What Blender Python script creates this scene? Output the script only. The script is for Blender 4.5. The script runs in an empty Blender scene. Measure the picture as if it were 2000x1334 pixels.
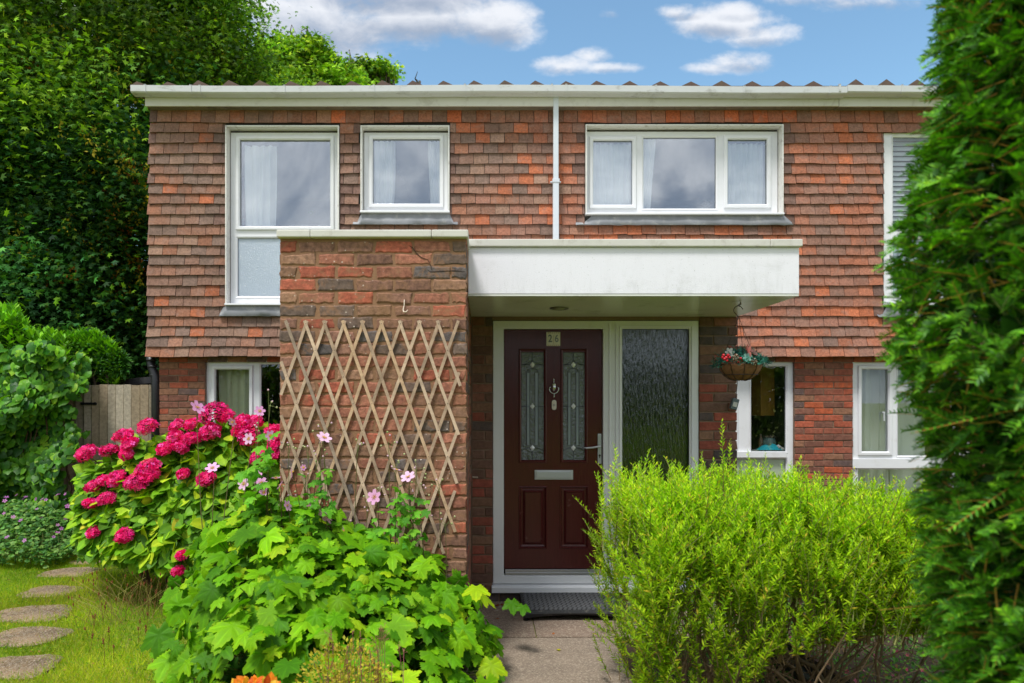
import bpy, math
import numpy as np
from mathutils import Vector
R = math.radians
rng = np.random.default_rng(26)
scene = bpy.context.scene

# ------------------------------------------------------------------ camera, sky, sun, exposure
F = 1333.0; VX = 946.0; HY = 781.0; EYE = 1.59
cam_d = bpy.data.cameras.new('camera'); cam = bpy.data.objects.new('camera', cam_d)
scene.collection.objects.link(cam); scene.camera = cam
cam.location = (0, 0, EYE); cam.rotation_euler = (R(90), 0, 0)
cam_d.sensor_width = 36; cam_d.lens = 36 * F / 2000
cam_d.shift_x = (1000 - VX) / 2000; cam_d.shift_y = (HY - 667) / 2000
cam_d.clip_start = 0.05; cam_d.clip_end = 2000
cam_d.dof.use_dof = True; cam_d.dof.focus_distance = 5.6; cam_d.dof.aperture_fstop = 3.2

SUN_EL, SUN_AZ = R(63), R(212)           # azimuth clockwise from +Y: behind the camera, to the left
world = bpy.data.worlds.new('World'); scene.world = world; world.use_nodes = True
sun_d = bpy.data.lights.new('sun', 'SUN'); sun = bpy.data.objects.new('sun', sun_d)
scene.collection.objects.link(sun)
sun_d.energy = 2.2; sun_d.angle = R(13); sun_d.color = (1, .975, .93)
sv = Vector((math.sin(SUN_AZ) * math.cos(SUN_EL), math.cos(SUN_AZ) * math.cos(SUN_EL), math.sin(SUN_EL)))
sun.rotation_euler = sv.to_track_quat('Z', 'Y').to_euler()
scene.view_settings.view_transform = 'Standard'; scene.view_settings.look = 'None'
scene.view_settings.gamma = 1; scene.view_settings.exposure = 0.74
scene.cycles.max_bounces = 8; scene.cycles.transparent_max_bounces = 16
scene.cycles.diffuse_bounces = 4; scene.cycles.glossy_bounces = 3
scene.cycles.use_denoising = True

def X(px, D): return (px - VX) / F * D
def Z(py, D): return EYE - (py - HY) / F * D
def P(px, py, D): return Vector((X(px, D), D, Z(py, D)))
def S(r, g, b):
    f = lambda c: (c / 255 / 12.92) if c / 255 <= .04045 else ((c / 255 + .055) / 1.055) ** 2.4
    return (f(r), f(g), f(b))

# ------------------------------------------------------------------ node helpers
class NT:
    def __init__(s, tree): s.t = tree; s.n = tree.nodes; s.l = tree.links
    def __call__(s, kind, ins=None, **kw):
        nd = s.n.new(kind)
        for k, v in kw.items(): setattr(nd, k, v)
        for k, v in (ins or {}).items():
            sock = nd.inputs[k]
            if isinstance(v, bpy.types.NodeSocket): s.l.new(v, sock)
            elif isinstance(v, bpy.types.Node): s.l.new(v.outputs[0], sock)
            else:
                if hasattr(sock, 'default_value'):
                    if sock.type == 'RGBA' and len(v) == 3: v = (*v, 1)
                    sock.default_value = v
        return nd
    def math(s, op, a, b=None, c=None, clamp=False):
        ins = {0: a}
        if b is not None: ins[1] = b
        if c is not None: ins[2] = c
        nd = s('ShaderNodeMath', ins, operation=op); nd.use_clamp = clamp
        return nd.outputs[0]
    def mix(s, f, a, b, blend='MIX'):
        nd = s.n.new('ShaderNodeMix'); nd.data_type = 'RGBA'; nd.blend_type = blend; nd.clamp_factor = True
        for i, v in ((0, f), (6, a), (7, b)):
            if isinstance(v, bpy.types.NodeSocket): s.l.new(v, nd.inputs[i])
            else: nd.inputs[i].default_value = v if i == 0 else ((*v, 1) if len(v) == 3 else v)
        return nd.outputs[2]
    def ramp(s, f, p0, p1, c0=(0, 0, 0), c1=(1, 1, 1)):
        nd = s.n.new('ShaderNodeMapRange'); nd.interpolation_type = 'SMOOTHSTEP'
        s.l.new(f, nd.inputs[0]); nd.inputs[1].default_value = p0; nd.inputs[2].default_value = p1
        return nd.outputs[0]
    def noise(s, scale, detail=4, rough=.6, vec=None, dist=0):
        ins = {'Scale': scale, 'Detail': detail, 'Roughness': rough, 'Distortion': dist}
        if vec is not None: ins['Vector'] = vec
        return s('ShaderNodeTexNoise', ins).outputs[0]

def newmat(name):
    m = bpy.data.materials.new(name); m.use_nodes = True
    m.node_tree.nodes.clear(); return m, NT(m.node_tree)

def coords(n, stretch=None):
    tc = n('ShaderNodeTexCoord').outputs['Object']
    if stretch: return n('ShaderNodeMapping', {'Vector': tc, 'Scale': stretch}).outputs[0]
    return tc

def simple(name, col, rough=.5, metal=0, var=.12, vscale=8, bump=0, bscale=60, spec=.5, stretch=None, dirt=None, dirt_amt=.5, dscale=3):
    """plain painted / plastic / metal surface with some unevenness of colour, dirt patches and fine bump"""
    m, n = newmat(name); v = coords(n, stretch)
    nz = n.noise(vscale, 5, .6, v)
    c = n.mix(nz, tuple(x * (1 - var) for x in col), tuple(min(1, x * (1 + var)) for x in col))
    if dirt:
        d = n.ramp(n.noise(dscale, 8, .7, v, .4), .52, .72)
        c = n.mix(n.math('MULTIPLY', d, dirt_amt), c, dirt)
    ins = {'Base Color': c, 'Roughness': rough, 'Metallic': metal, 'Specular IOR Level': spec}
    if bump:
        ins['Normal'] = n('ShaderNodeBump', {'Height': n.noise(bscale, 4, .6, v), 'Strength': bump, 'Distance': .003})
    b = n('ShaderNodeBsdfPrincipled', ins)
    n('ShaderNodeOutputMaterial', {'Surface': b.outputs[0]})
    return m

def attr_mat(name, rough=.8, bump=.5, bscale=70, mottle=.25, mscale=25, spots=0, smear=None, smear_amt=0, spec=.3, stain=None, stain_amt=.0):
    m, n = newmat(name); v = coords(n)
    c = n('ShaderNodeAttribute', attribute_name='Col').outputs['Color']
    nz = n.noise(mscale, 6, .7, v)
    c = n.mix(n.ramp(nz, .25, .75), n.mix(1, c, (1 - mottle,) * 3, 'MULTIPLY'), n.mix(1, c, (1 + mottle,) * 3, 'MULTIPLY'))
    if smear:
        c = n.mix(n.math('MULTIPLY', n.ramp(n.noise(9, 8, .75, v, .6), .48, .66), smear_amt), c, smear)
    if stain:
        c = n.mix(n.math('MULTIPLY', n.ramp(n.noise(2.2, 7, .7, v, .3), .5, .75), stain_amt), c, stain)
    if spots:
        vo = n('ShaderNodeTexVoronoi', {'Vector': v, 'Scale': 28, 'Randomness': 1}).outputs[0]
        mk = n.math('MULTIPLY', n.math('LESS_THAN', n.math('ADD', vo, n.math('MULTIPLY', n.noise(90, 2, .5, v), .12)), .19), n.ramp(n.noise(2.5, 3, .5, v), .5, .62))
        c = n.mix(n.math('MULTIPLY', mk, spots), c, S(215, 200, 185))
    bp = n('ShaderNodeBump', {'Height': n.noise(bscale, 5, .7, v), 'Strength': bump, 'Distance': .004})
    b = n('ShaderNodeBsdfPrincipled', {'Base Color': c, 'Roughness': rough, 'Specular IOR Level': spec, 'Normal': bp})
    n('ShaderNodeOutputMaterial', {'Surface': b.outputs[0]})
    return m

def leaf_mat(name, trans=.35, rough=.42, spec=.45, tint=(1.15, 1.25, .35), bump=.25, bscale=40, patch=.2):
    m, n = newmat(name); v = coords(n)
    c = n('ShaderNodeAttribute', attribute_name='Col').outputs['Color']
    nz = n.noise(bscale, 3, .6, v)
    c = n.mix(nz, n.mix(1, c, (1 - patch,) * 3, 'MULTIPLY'), n.mix(1, c, (1 + patch,) * 3, 'MULTIPLY'))
    bp = n('ShaderNodeBump', {'Height': nz, 'Strength': bump, 'Distance': .01})
    b = n('ShaderNodeBsdfPrincipled', {'Base Color': c, 'Roughness': rough, 'Specular IOR Level': spec, 'Normal': bp})
    t = n('ShaderNodeBsdfTranslucent', {'Color': n.mix(1, c, tint, 'MULTIPLY')})
    x = n('ShaderNodeMixShader', {0: trans, 1: b.outputs[0], 2: t.outputs[0]})
    n('ShaderNodeOutputMaterial', {'Surface': x.outputs[0]})
    return m

# ------------------------------------------------------------------ world: Nishita sky with cumulus by direction
def build_world():
    n = NT(world.node_tree); n.n.clear()
    sky = n('ShaderNodeTexSky'); sky.sky_type = 'NISHITA'; sky.sun_disc = False
    sky.sun_elevation = SUN_EL; sky.sun_rotation = SUN_AZ; sky.air_density = 1.0; sky.dust_density = .6; sky.ozone_density = .9
    d = n('ShaderNodeNewGeometry').outputs['Incoming']
    d = n('ShaderNodeVectorMath', {0: d, 1: (-1, -1, -1)}, operation='MULTIPLY').outputs[0]
    sp = n('ShaderNodeSeparateXYZ', {0: d}); x, y, z = sp.outputs
    ys = n.math('MAXIMUM', y, .02)
    u = n.math('DIVIDE', x, ys); w = n.math('DIVIDE', z, ys)
    uw = n('ShaderNodeCombineXYZ', {0: u, 1: n.math('MULTIPLY', w, 1.6), 2: 0.0}).outputs[0]
    n1 = n.noise(7, 9, .62, uw, .2); n2 = n.noise(26, 6, .6, uw, .1)
    det = n.math('ADD', n.math('MULTIPLY', n1, .8), n.math('MULTIPLY', n2, .25))
    cov = None; core = None
    # (px, py, half width, half height, density) of the clouds seen over the roof
    C = [(820, 25, 200, 74, 1.3), (965, 45, 105, 62, 1.3), (660, 40, 190, 84, 1.2), (560, 10, 150, 90, 1.1), (780, -60, 300, 100, 1.2),
         (1405, 42, 125, 40, 1.15), (1330, 24, 60, 20, .9), (1480, 70, 90, 30, .9), (1440, 22, 60, 26, .9),
         (1455, 122, 85, 26, .95), (1395, 134, 60, 14, .7), (1195, 24, 40, 16, .62), (1100, 130, 80, 20, .75),
         (1190, 132, 70, 14, .78), (1165, 108, 40, 18, .55), (1700, 2, 170, 26, .85), (1580, -4, 120, 20, .7), (240, 60, 300, 220, .9)]
    for px, py, a, b, den in C:
        du = n.math('MULTIPLY', n.math('SUBTRACT', u, (px - VX) / F), F / a)
        dw = n.math('MULTIPLY', n.math('SUBTRACT', w, (HY - py) / F), F / b)
        q = n.math('SUBTRACT', 1.0, n.math('ADD', n.math('MULTIPLY', du, du), n.math('MULTIPLY', dw, dw)))
        q = n.math('MULTIPLY', n.math('MAXIMUM', q, -1.0), den)
        lo = n.math('MULTIPLY', n.math('MULTIPLY', dw, -.5), n.math('MAXIMUM', q, 0.0))   # flat grey undersides
        cov = q if cov is None else n.math('MAXIMUM', cov, q)
        core = lo if core is None else n.math('MAXIMUM', core, lo)
    f = n.math('ADD', n.math('MULTIPLY', cov, .75), n.math('MULTIPLY', n.math('SUBTRACT', det, .52), 3.2))
    front = n.ramp(f, -.02, .9)
    frontm = n.math('GREATER_THAN', y, .03)
    # the rest of the sky: broken cloud overhead and behind
    back = n.noise(2.1, 9, .6, d, .3)
    backm = n.ramp(n.math('ADD', back, n.ramp(n.math('ABSOLUTE', z), .75, .2)), .34, .54)
    bshade = n.noise(5.2, 8, .62, d, .5)
    cf = n.mix(n.ramp(n.math('ADD', n.math('MULTIPLY', core, 2.2), n.math('MULTIPLY', n.math('SUBTRACT', .5, n1), 1.5)), -.1, .6), S(238, 240, 245), S(160, 172, 192))
    cb = n.mix(n.ramp(bshade, .36, .64), S(160, 172, 190), S(248, 249, 252))
    CL = 1.0
    skyc = n('ShaderNodeVectorMath', {0: sky.outputs[0], 1: (SKY * .86, SKY * 1.02, SKY * .97)}, operation='MULTIPLY').outputs[0]
    cfS = n('ShaderNodeVectorMath', {0: cf, 'Scale': CLOUD_F}, operation='SCALE').outputs[0]
    cbS = n('ShaderNodeVectorMath', {0: cb, 'Scale': CLOUD_B}, operation='SCALE').outputs[0]
    fr = n.mix(n.math('MULTIPLY', front, .93), skyc, cfS)
    bk = n.mix(n.math('MULTIPLY', backm, .95), skyc, cbS)
    blend = n.ramp(y, .25, .45)
    allc = n.mix(n.math('MULTIPLY', blend, frontm), bk, fr)
    bg = n('ShaderNodeBackground', {'Color': allc, 'Strength': 1.0})
    n('ShaderNodeOutputWorld', {'Surface': bg.outputs[0]})
SKY, CLOUD_F, CLOUD_B = .135, .66, .84
build_world()
world.cycles.sampling_method = 'MANUAL'; world.cycles.sample_map_resolution = 512

# ------------------------------------------------------------------ object helpers
OFF = {}
def link(o): scene.collection.objects.link(o); return o
def thing(name, label, cat, loc=(0, 0, 0), group=None, kind=None):
    o = link(bpy.data.objects.new(name, None)); o.location = loc; OFF[o.name] = Vector(loc)
    o.empty_display_size = .1
    tag(o, label, cat, group, kind); return o
def tag(o, label=None, cat=None, group=None, kind=None):
    if label: o['label'] = label
    if cat: o['category'] = cat
    if group: o['group'] = group
    if kind: o['kind'] = kind
    return o
def finish(name, me, mat, parent, smooth, loc=None):
    o = link(bpy.data.objects.new(name, me))
    for m in (mat if isinstance(mat, (list, tuple)) else [mat]): me.materials.append(m)
    if smooth: me.shade_smooth()
    if parent is not None: o.parent = parent; OFF[o.name] = OFF[parent.name]
    else:
        OFF[o.name] = Vector(loc or (0, 0, 0)); o.location = OFF[o.name]
    return o

class MB:
    """collects polygons; build() links them as ONE mesh (vertices are given in world space)"""
    def __init__(s): s.v = []; s.f = []; s.c = []; s.m = []
    def add(s, verts, faces, col=None, mi=0):
        k = len(s.v); s.v += [tuple(p) for p in verts]; s.f += [tuple(i + k for i in f) for f in faces]
        s.c += [col or (1, 1, 1)] * len(verts); s.m += [mi] * len(faces); return s
    def box(s, x0, x1, y0, y1, z0, z1, col=None, mi=0):
        return s.add([(x, y, z) for x in (x0, x1) for y in (y0, y1) for z in (z0, z1)],
                     [(0, 1, 3, 2), (4, 6, 7, 5), (0, 4, 5, 1), (2, 3, 7, 6), (0, 2, 6, 4), (1, 5, 7, 3)], col, mi)
    def hull8(s, pts, col=None):
        return s.add(pts, [(0, 1, 3, 2), (4, 6, 7, 5), (0, 4, 5, 1), (2, 3, 7, 6), (0, 2, 6, 4), (1, 5, 7, 3)], col)
    def tube(s, pts, rad, n=6, col=None, cap=True, mi=0):
        pts = [Vector(p) for p in pts]
        if not hasattr(rad, '__len__'): rad = [rad] * len(pts)
        vs = []; fs = []; a = None
        for i, p in enumerate(pts):
            t = (pts[min(i + 1, len(pts) - 1)] - pts[max(i - 1, 0)]).normalized()
            if a is None: a = t.orthogonal().normalized()
            a = (a - t * a.dot(t)); a = a.normalized() if a.length > 1e-6 else t.orthogonal().normalized()
            b = t.cross(a)
            for k in range(n):
                w = 2 * math.pi * k / n; vs.append(p + (a * math.cos(w) + b * math.sin(w)) * rad[i])
        for i in range(len(pts) - 1):
            for k in range(n):
                fs.append((i * n + k, i * n + (k + 1) % n, (i + 1) * n + (k + 1) % n, (i + 1) * n + k))
        if cap: fs += [tuple(range(n))[::-1], tuple(range((len(pts) - 1) * n, len(pts) * n))]
        return s.add(vs, fs, col, mi)
    def lathe(s, c, prof, n=16, axis='Z', col=None):
        """prof: list of (radius, height along axis)"""
        vs = []; fs = []
        for r, h in prof:
            for k in range(n):
                w = 2 * math.pi * k / n; p = (r * math.cos(w), r * math.sin(w), h)
                if axis == 'Y': p = (p[0], -h, p[1])
                vs.append((c[0] + p[0], c[1] + p[1], c[2] + p[2]))
        m = len(prof)
        for i in range(m - 1):
            for k in range(n): fs.append((i * n + k, i * n + (k + 1) % n, (i + 1) * n + (k + 1) % n, (i + 1) * n + k))
        fs += [tuple(range(n))[::-1], tuple(range((m - 1) * n, m * n))]
        return s.add(vs, fs, col)
    def slab(s, x0, x1, z0, z1, holes, y0, y1, col=None, extra_x=(), extra_z=()):
        """a wall in the XZ plane between y0 (front) and y1 with rectangular holes (x0,x1,z0,z1)"""
        xs = sorted({x0, x1, *[min(max(h[i], x0), x1) for h in holes for i in (0, 1)], *extra_x})
        zs = sorted({z0, z1, *[min(max(h[i], z0), z1) for h in holes for i in (2, 3)], *extra_z})
        def full(i, j):
            if i < 0 or j < 0 or i >= len(xs) - 1 or j >= len(zs) - 1: return False
            cx = (xs[i] + xs[i + 1]) / 2; cz = (zs[j] + zs[j + 1]) / 2
            return not any(h[0] < cx < h[1] and h[2] < cz < h[3] for h in holes)
        idx = {}; vs = []; fs = []
        def vid(i, j, b):
            k = (i, j, b)
            if k not in idx: idx[k] = len(vs); vs.append((xs[i], (y0, y1)[b], zs[j]))
            return idx[k]
        for i in range(len(xs) - 1):
            for j in range(len(zs) - 1):
                if not full(i, j): continue
                fs.append((vid(i, j, 0), vid(i + 1, j, 0), vid(i + 1, j + 1, 0), vid(i, j + 1, 0)))
                fs.append((vid(i, j, 1), vid(i, j + 1, 1), vid(i + 1, j + 1, 1), vid(i + 1, j, 1)))
                if not full(i - 1, j): fs.append((vid(i, j, 0), vid(i, j + 1, 0), vid(i, j + 1, 1), vid(i, j, 1)))
                if not full(i + 1, j): fs.append((vid(i + 1, j, 0), vid(i + 1, j, 1), vid(i + 1, j + 1, 1), vid(i + 1, j + 1, 0)))
                if not full(i, j - 1): fs.append((vid(i, j, 0), vid(i, j, 1), vid(i + 1, j, 1), vid(i + 1, j, 0)))
                if not full(i, j + 1): fs.append((vid(i, j + 1, 0), vid(i + 1, j + 1, 0), vid(i + 1, j + 1, 1), vid(i, j + 1, 1)))
        return s.add(vs, fs, col)
    def sweep(s, x0, x1, z0, z1, prof, col=None):
        """mitred rectangular frame: prof = closed loop of (inset from the outer rectangle, y)"""
        n = len(prof); vs = []; fs = []
        for sx, sz in ((0, 0), (1, 0), (1, 1), (0, 1)):
            for i, y in prof:
                vs.append((x0 + i if sx == 0 else x1 - i, y, z0 + i if sz == 0 else z1 - i))
        for c in range(4):
            d = (c + 1) % 4
            for k in range(n):
                q = (k + 1) % n; fs.append((c * n + k, d * n + k, d * n + q, c * n + q))
        return s.add(vs, fs, col)
    def build(s, name, mat, parent=None, smooth=False, bevel=0, loc=None, segs=2, solid=0):
        off = OFF[parent.name] if parent is not None else Vector(loc or (0, 0, 0))
        me = bpy.data.meshes.new(name)
        me.from_pydata([(p[0] - off[0], p[1] - off[1], p[2] - off[2]) for p in s.v], [], s.f)
        ca = me.color_attributes.new('Col', 'FLOAT_COLOR', 'POINT')
        arr = np.ones((len(s.v), 4), np.float32); arr[:, :3] = np.array(s.c, np.float32).reshape(-1, 3); ca.data.foreach_set('color', arr.ravel())
        if any(s.m): me.polygons.foreach_set('material_index', np.array(s.m, np.int32))
        o = finish(name, me, mat, parent, smooth, loc)
        if bevel:
            b = o.modifiers.new('bevel', 'BEVEL'); b.width = bevel; b.segments = segs; b.limit_method = 'ANGLE'; b.harden_normals = False
        return o

def fast_mesh(name, v, f, col, mat, parent=None, smooth=False, loc=None):
    """v (N,3) world, f (M,k) ints, col (N,3)"""
    off = OFF[parent.name] if parent is not None else Vector(loc or (0, 0, 0))
    v = np.asarray(v, np.float32) - np.array(off, np.float32); f = np.asarray(f, np.int32)
    assert f.min() >= 0 and f.max() < len(v) and np.isfinite(v).all(), name
    me = bpy.data.meshes.new(name); me.vertices.add(len(v)); me.vertices.foreach_set('co', v.ravel())
    k = f.shape[1]; me.loops.add(f.size); me.loops.foreach_set('vertex_index', f.ravel())
    me.polygons.add(len(f)); me.polygons.foreach_set('loop_start', np.arange(0, f.size, k, dtype=np.int32))
    me.update(calc_edges=True)
    ca = me.color_attributes.new('Col', 'FLOAT_COLOR', 'POINT')
    c4 = np.ones((len(v), 4), np.float32); c4[:, :3] = np.clip(col, 0, 1); ca.data.foreach_set('color', c4.ravel())
    return finish(name, me, mat, parent, smooth, loc)

def unit(a): return a / np.maximum(np.linalg.norm(a, axis=-1, keepdims=True), 1e-9)
def frames(d, nrm):
    y = unit(d); x = unit(np.cross(y, nrm)); z = np.cross(x, y); return np.stack([x, y, z], 1)   # (K,3,3) rows
def scatter(tv, tf, pos, fr, scale, col, vcol=None, bend=None):
    """copies of a leaf template; returns v, f, c"""
    tv = np.asarray(tv, float); tf = np.asarray(tf); K = len(pos)
    sc = np.asarray(scale, float)
    sc = sc[:, None] if sc.ndim == 1 else sc
    loc = tv[None] * (sc[:, :, None] if sc.shape[1] == 1 else sc[:, None, :])
    v = np.einsum('kni,kij->knj', loc, fr) + np.asarray(pos)[:, None]
    f = (tf[None] + (np.arange(K) * len(tv))[:, None, None]).reshape(-1, tf.shape[1])
    c = np.repeat(np.asarray(col, float)[:, None], len(tv), 1)
    if vcol is not None: c = c * np.asarray(vcol)[None]
    return v.reshape(-1, 3), f, c.reshape(-1, 3)
def join(*parts):
    vs, fs, cs = [], [], []; k = 0
    for v, f, c in parts: vs.append(v); fs.append(f + k); cs.append(c); k += len(v)
    return np.concatenate(vs), np.concatenate(fs), np.concatenate(cs)
def pick(pal, K, wts=None, jit=.12):
    pal = np.array([S(*p) for p in pal]); w = None if wts is None else np.array(wts) / sum(wts)
    c = pal[rng.choice(len(pal), K, p=w)]
    return np.clip(c * rng.normal(1, jit, (K, 1)) * rng.normal(1, jit * .3, (K, 3)), .001, 1)
def rnd(a, b, n=None): return rng.uniform(a, b, n)
# ------------------------------------------------------------------ materials
M_upvc = simple('white upvc', S(226, 227, 230), .28, var=.02, vscale=3, dirt=S(190, 188, 178), dirt_amt=.25, dscale=5)
M_case = simple('old painted casing', S(222, 220, 214), .45, var=.05, bump=.25, bscale=50, dirt=S(120, 105, 88), dirt_amt=.5, dscale=14)
M_gutter = simple('gutter plastic', S(196, 198, 198), .35, var=.05, vscale=4, dirt=S(135, 132, 122), dirt_amt=.55, dscale=7, stretch=(1, 1, 2))
M_fascia = simple('fascia board', S(208, 206, 198), .45, var=.05, vscale=4, dirt=S(150, 142, 125), dirt_amt=.4, dscale=5)
M_lead = simple('lead flashing', S(132, 134, 138), .55, metal=.15, var=.3, vscale=9, bump=.5, bscale=25, dirt=S(176, 174, 168), dirt_amt=.8, dscale=9)
M_coping = simple('coping', S(208, 205, 196), .75, var=.1, vscale=15, bump=.3, bscale=120, dirt=S(150, 142, 122), dirt_amt=.45, dscale=8)
M_brick = attr_mat('house brick', .9, .8, 90, .38, 30, smear=S(150, 112, 90), smear_amt=.4)
M_brick_old = attr_mat('weathered pier brick', .92, .8, 80, .5, 30, spots=.75, smear=S(148, 110, 82), smear_amt=.85, stain=S(134, 100, 66), stain_amt=.6)
M_mortar = simple('mortar', S(126, 104, 86), .95, var=.25, vscale=40, bump=.9, bscale=120)
M_mortar_old = simple('sandy mortar', S(144, 108, 80), .95, var=.28, vscale=28, bump=1, bscale=90, dirt=S(100, 84, 62), dirt_amt=.5, dscale=6)
M_tile = attr_mat('clay tile', .82, .8, 110, .36, 46, smear=S(150, 122, 110), smear_amt=.5, stain=S(100, 86, 76), stain_amt=.6)
M_roof = simple('roof ridge', S(96, 76, 66), .8, var=.3, vscale=20, bump=.5, dirt=S(110, 108, 60), dirt_amt=.3)
M_dark = simple('dark interior', S(58, 56, 54), .9, var=.15)
M_room = simple('room plaster', S(150, 148, 140), .9, var=.05)
M_curtain = None

def render_mat(name, base, streak):
    m, n = newmat(name); v = coords(n); vs = coords(n, (9, 9, 1.3))
    sep = n('ShaderNodeSeparateXYZ', {0: coords(n)}).outputs[2]
    low = n.ramp(n.math('MULTIPLY', sep, -1.0), -2.42, -2.25)
    st = n.math('MULTIPLY', n.ramp(n.noise(2.2, 8, .75, vs, .3), .47, .72), n.math('ADD', .05, n.math('MULTIPLY', low, .18)))
    bl = n.math('MULTIPLY', n.ramp(n.noise(3.2, 8, .75, v, .4), .5, .75), .35)
    c = n.mix(st, base, streak); c = n.mix(bl, c, S(180, 179, 176))
    c = n.mix(n.math('MULTIPLY', n.ramp(n.noise(120, 2, .5, v), .68, .74), .35), c, S(120, 118, 112))
    bp = n('ShaderNodeBump', {'Height': n.noise(140, 5, .7, v), 'Strength': .5, 'Distance': .003})
    b = n('ShaderNodeBsdfPrincipled', {'Base Color': c, 'Roughness': .8, 'Normal': bp})
    n('ShaderNodeOutputMaterial', {'Surface': b.outputs[0]}); return m
M_render = render_mat('painted render', S(238, 236, 243), S(150, 148, 144))
M_soffit = simple('gloss painted soffit', S(222, 223, 216), .25, var=.06, vscale=3, bump=.1, bscale=8, dirt=S(150, 150, 130), dirt_amt=.5, dscale=4)

def glass_mat(name, tint=(.75, .8, .82), refl=.3, rough=0.0, bump=0, bscale=8, stretch=None):
    m, n = newmat(name)
    nm = {}
    if bump:
        v = coords(n, stretch)
        nm = {'Normal': n('ShaderNodeBump', {'Height': n.noise(bscale, 3, .5, v, .4), 'Strength': bump, 'Distance': .01})}
    g = n('ShaderNodeBsdfGlossy', {'Color': (.9, .94, 1), 'Roughness': rough, **nm})
    t = n('ShaderNodeBsdfTransparent', {'Color': tint})
    fr = n('ShaderNodeLayerWeight', {'Blend': .2})
    x = n('ShaderNodeMixShader', {0: n.math('ADD', n.math('MULTIPLY', fr.outputs['Fresnel'], .5), refl, clamp=True), 1: t.outputs[0], 2: g.outputs[0]})
    n('ShaderNodeOutputMaterial', {'Surface': x.outputs[0]}); return m
M_glass = glass_mat('window glass', (.95, .97, .97), .25, 0.0, .012, 1.5)
M_glass_low = glass_mat('ground floor glass', (.94, .96, .95), .06)
def obscure_mat(name, base, rough, bscale, stretch, strength, trans=.6, refl=.25):
    m, n = newmat(name); v = coords(n, stretch)
    bp = n('ShaderNodeBump', {'Height': n.noise(bscale, 4, .6, v, .5), 'Strength': strength, 'Distance': .012})
    g = n('ShaderNodeBsdfGlossy', {'Color': (.9, .95, .96), 'Roughness': rough, 'Normal': bp})
    t = n('ShaderNodeBsdfRefraction', {'Color': base, 'Roughness': rough, 'IOR': 1.12, 'Normal': bp})
    d = n('ShaderNodeBsdfDiffuse', {'Color': base})
    x = n('ShaderNodeMixShader', {0: trans, 1: d.outputs[0], 2: t.outputs[0]})
    y = n('ShaderNodeMixShader', {0: refl, 1: x.outputs[0], 2: g.outputs[0]})
    n('ShaderNodeOutputMaterial', {'Surface': y.outputs[0]}); return m
M_frost = obscure_mat('frosted glass', S(168, 184, 204), .25, 90, None, .6, .25, .3)
M_rain = obscure_mat('reeded rain glass', S(96, 116, 104), .06, 44, (1.8, 1, .3), .5, .92, .12)
M_doorglass = obscure_mat('textured door glass', S(70, 84, 80), .06, 52, (1, 1, 1), .9, .6, .16)
M_metal = simple('satin chrome', S(200, 202, 205), .22, metal=1, var=.05)
M_silver = simple('silver plastic', S(196, 199, 204), .3, metal=.3, var=.05)
M_alu = simple('aluminium', S(185, 187, 190), .35, metal=.8, var=.08, vscale=20)
M_came = simple('dark lead came', S(66, 70, 72), .4, metal=.5)
M_bevelglass = simple('bevelled glass jewel', S(238, 242, 244), .1, metal=.15)
M_black = simple('black plastic', S(34, 35, 38), .4, var=.2, dirt=S(90, 88, 84), dirt_amt=.3)
M_fabric_w = leaf_mat('white curtain cloth', .08, .9, .1, (1, 1, 1), .1, 80, .03)

def door_mat():
    m, n = newmat('dark red woodgrain door'); v = coords(n, (14, 14, .9))
    g = n.noise(6, 8, .7, v, 1.2)
    c = n.mix(g, S(60, 19, 22), S(92, 32, 33))
    v2 = coords(n); c = n.mix(n.math('MULTIPLY', n.ramp(n.noise(7, 4, .5, v2), .66, .72), .35), c, S(130, 92, 92))
    bp = n('ShaderNodeBump', {'Height': g, 'Strength': .35, 'Distance': .004})
    b = n('ShaderNodeBsdfPrincipled', {'Base Color': c, 'Roughness': .26, 'Normal': bp})
    n('ShaderNodeOutputMaterial', {'Surface': b.outputs[0]}); return m
M_door = door_mat()

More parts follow.
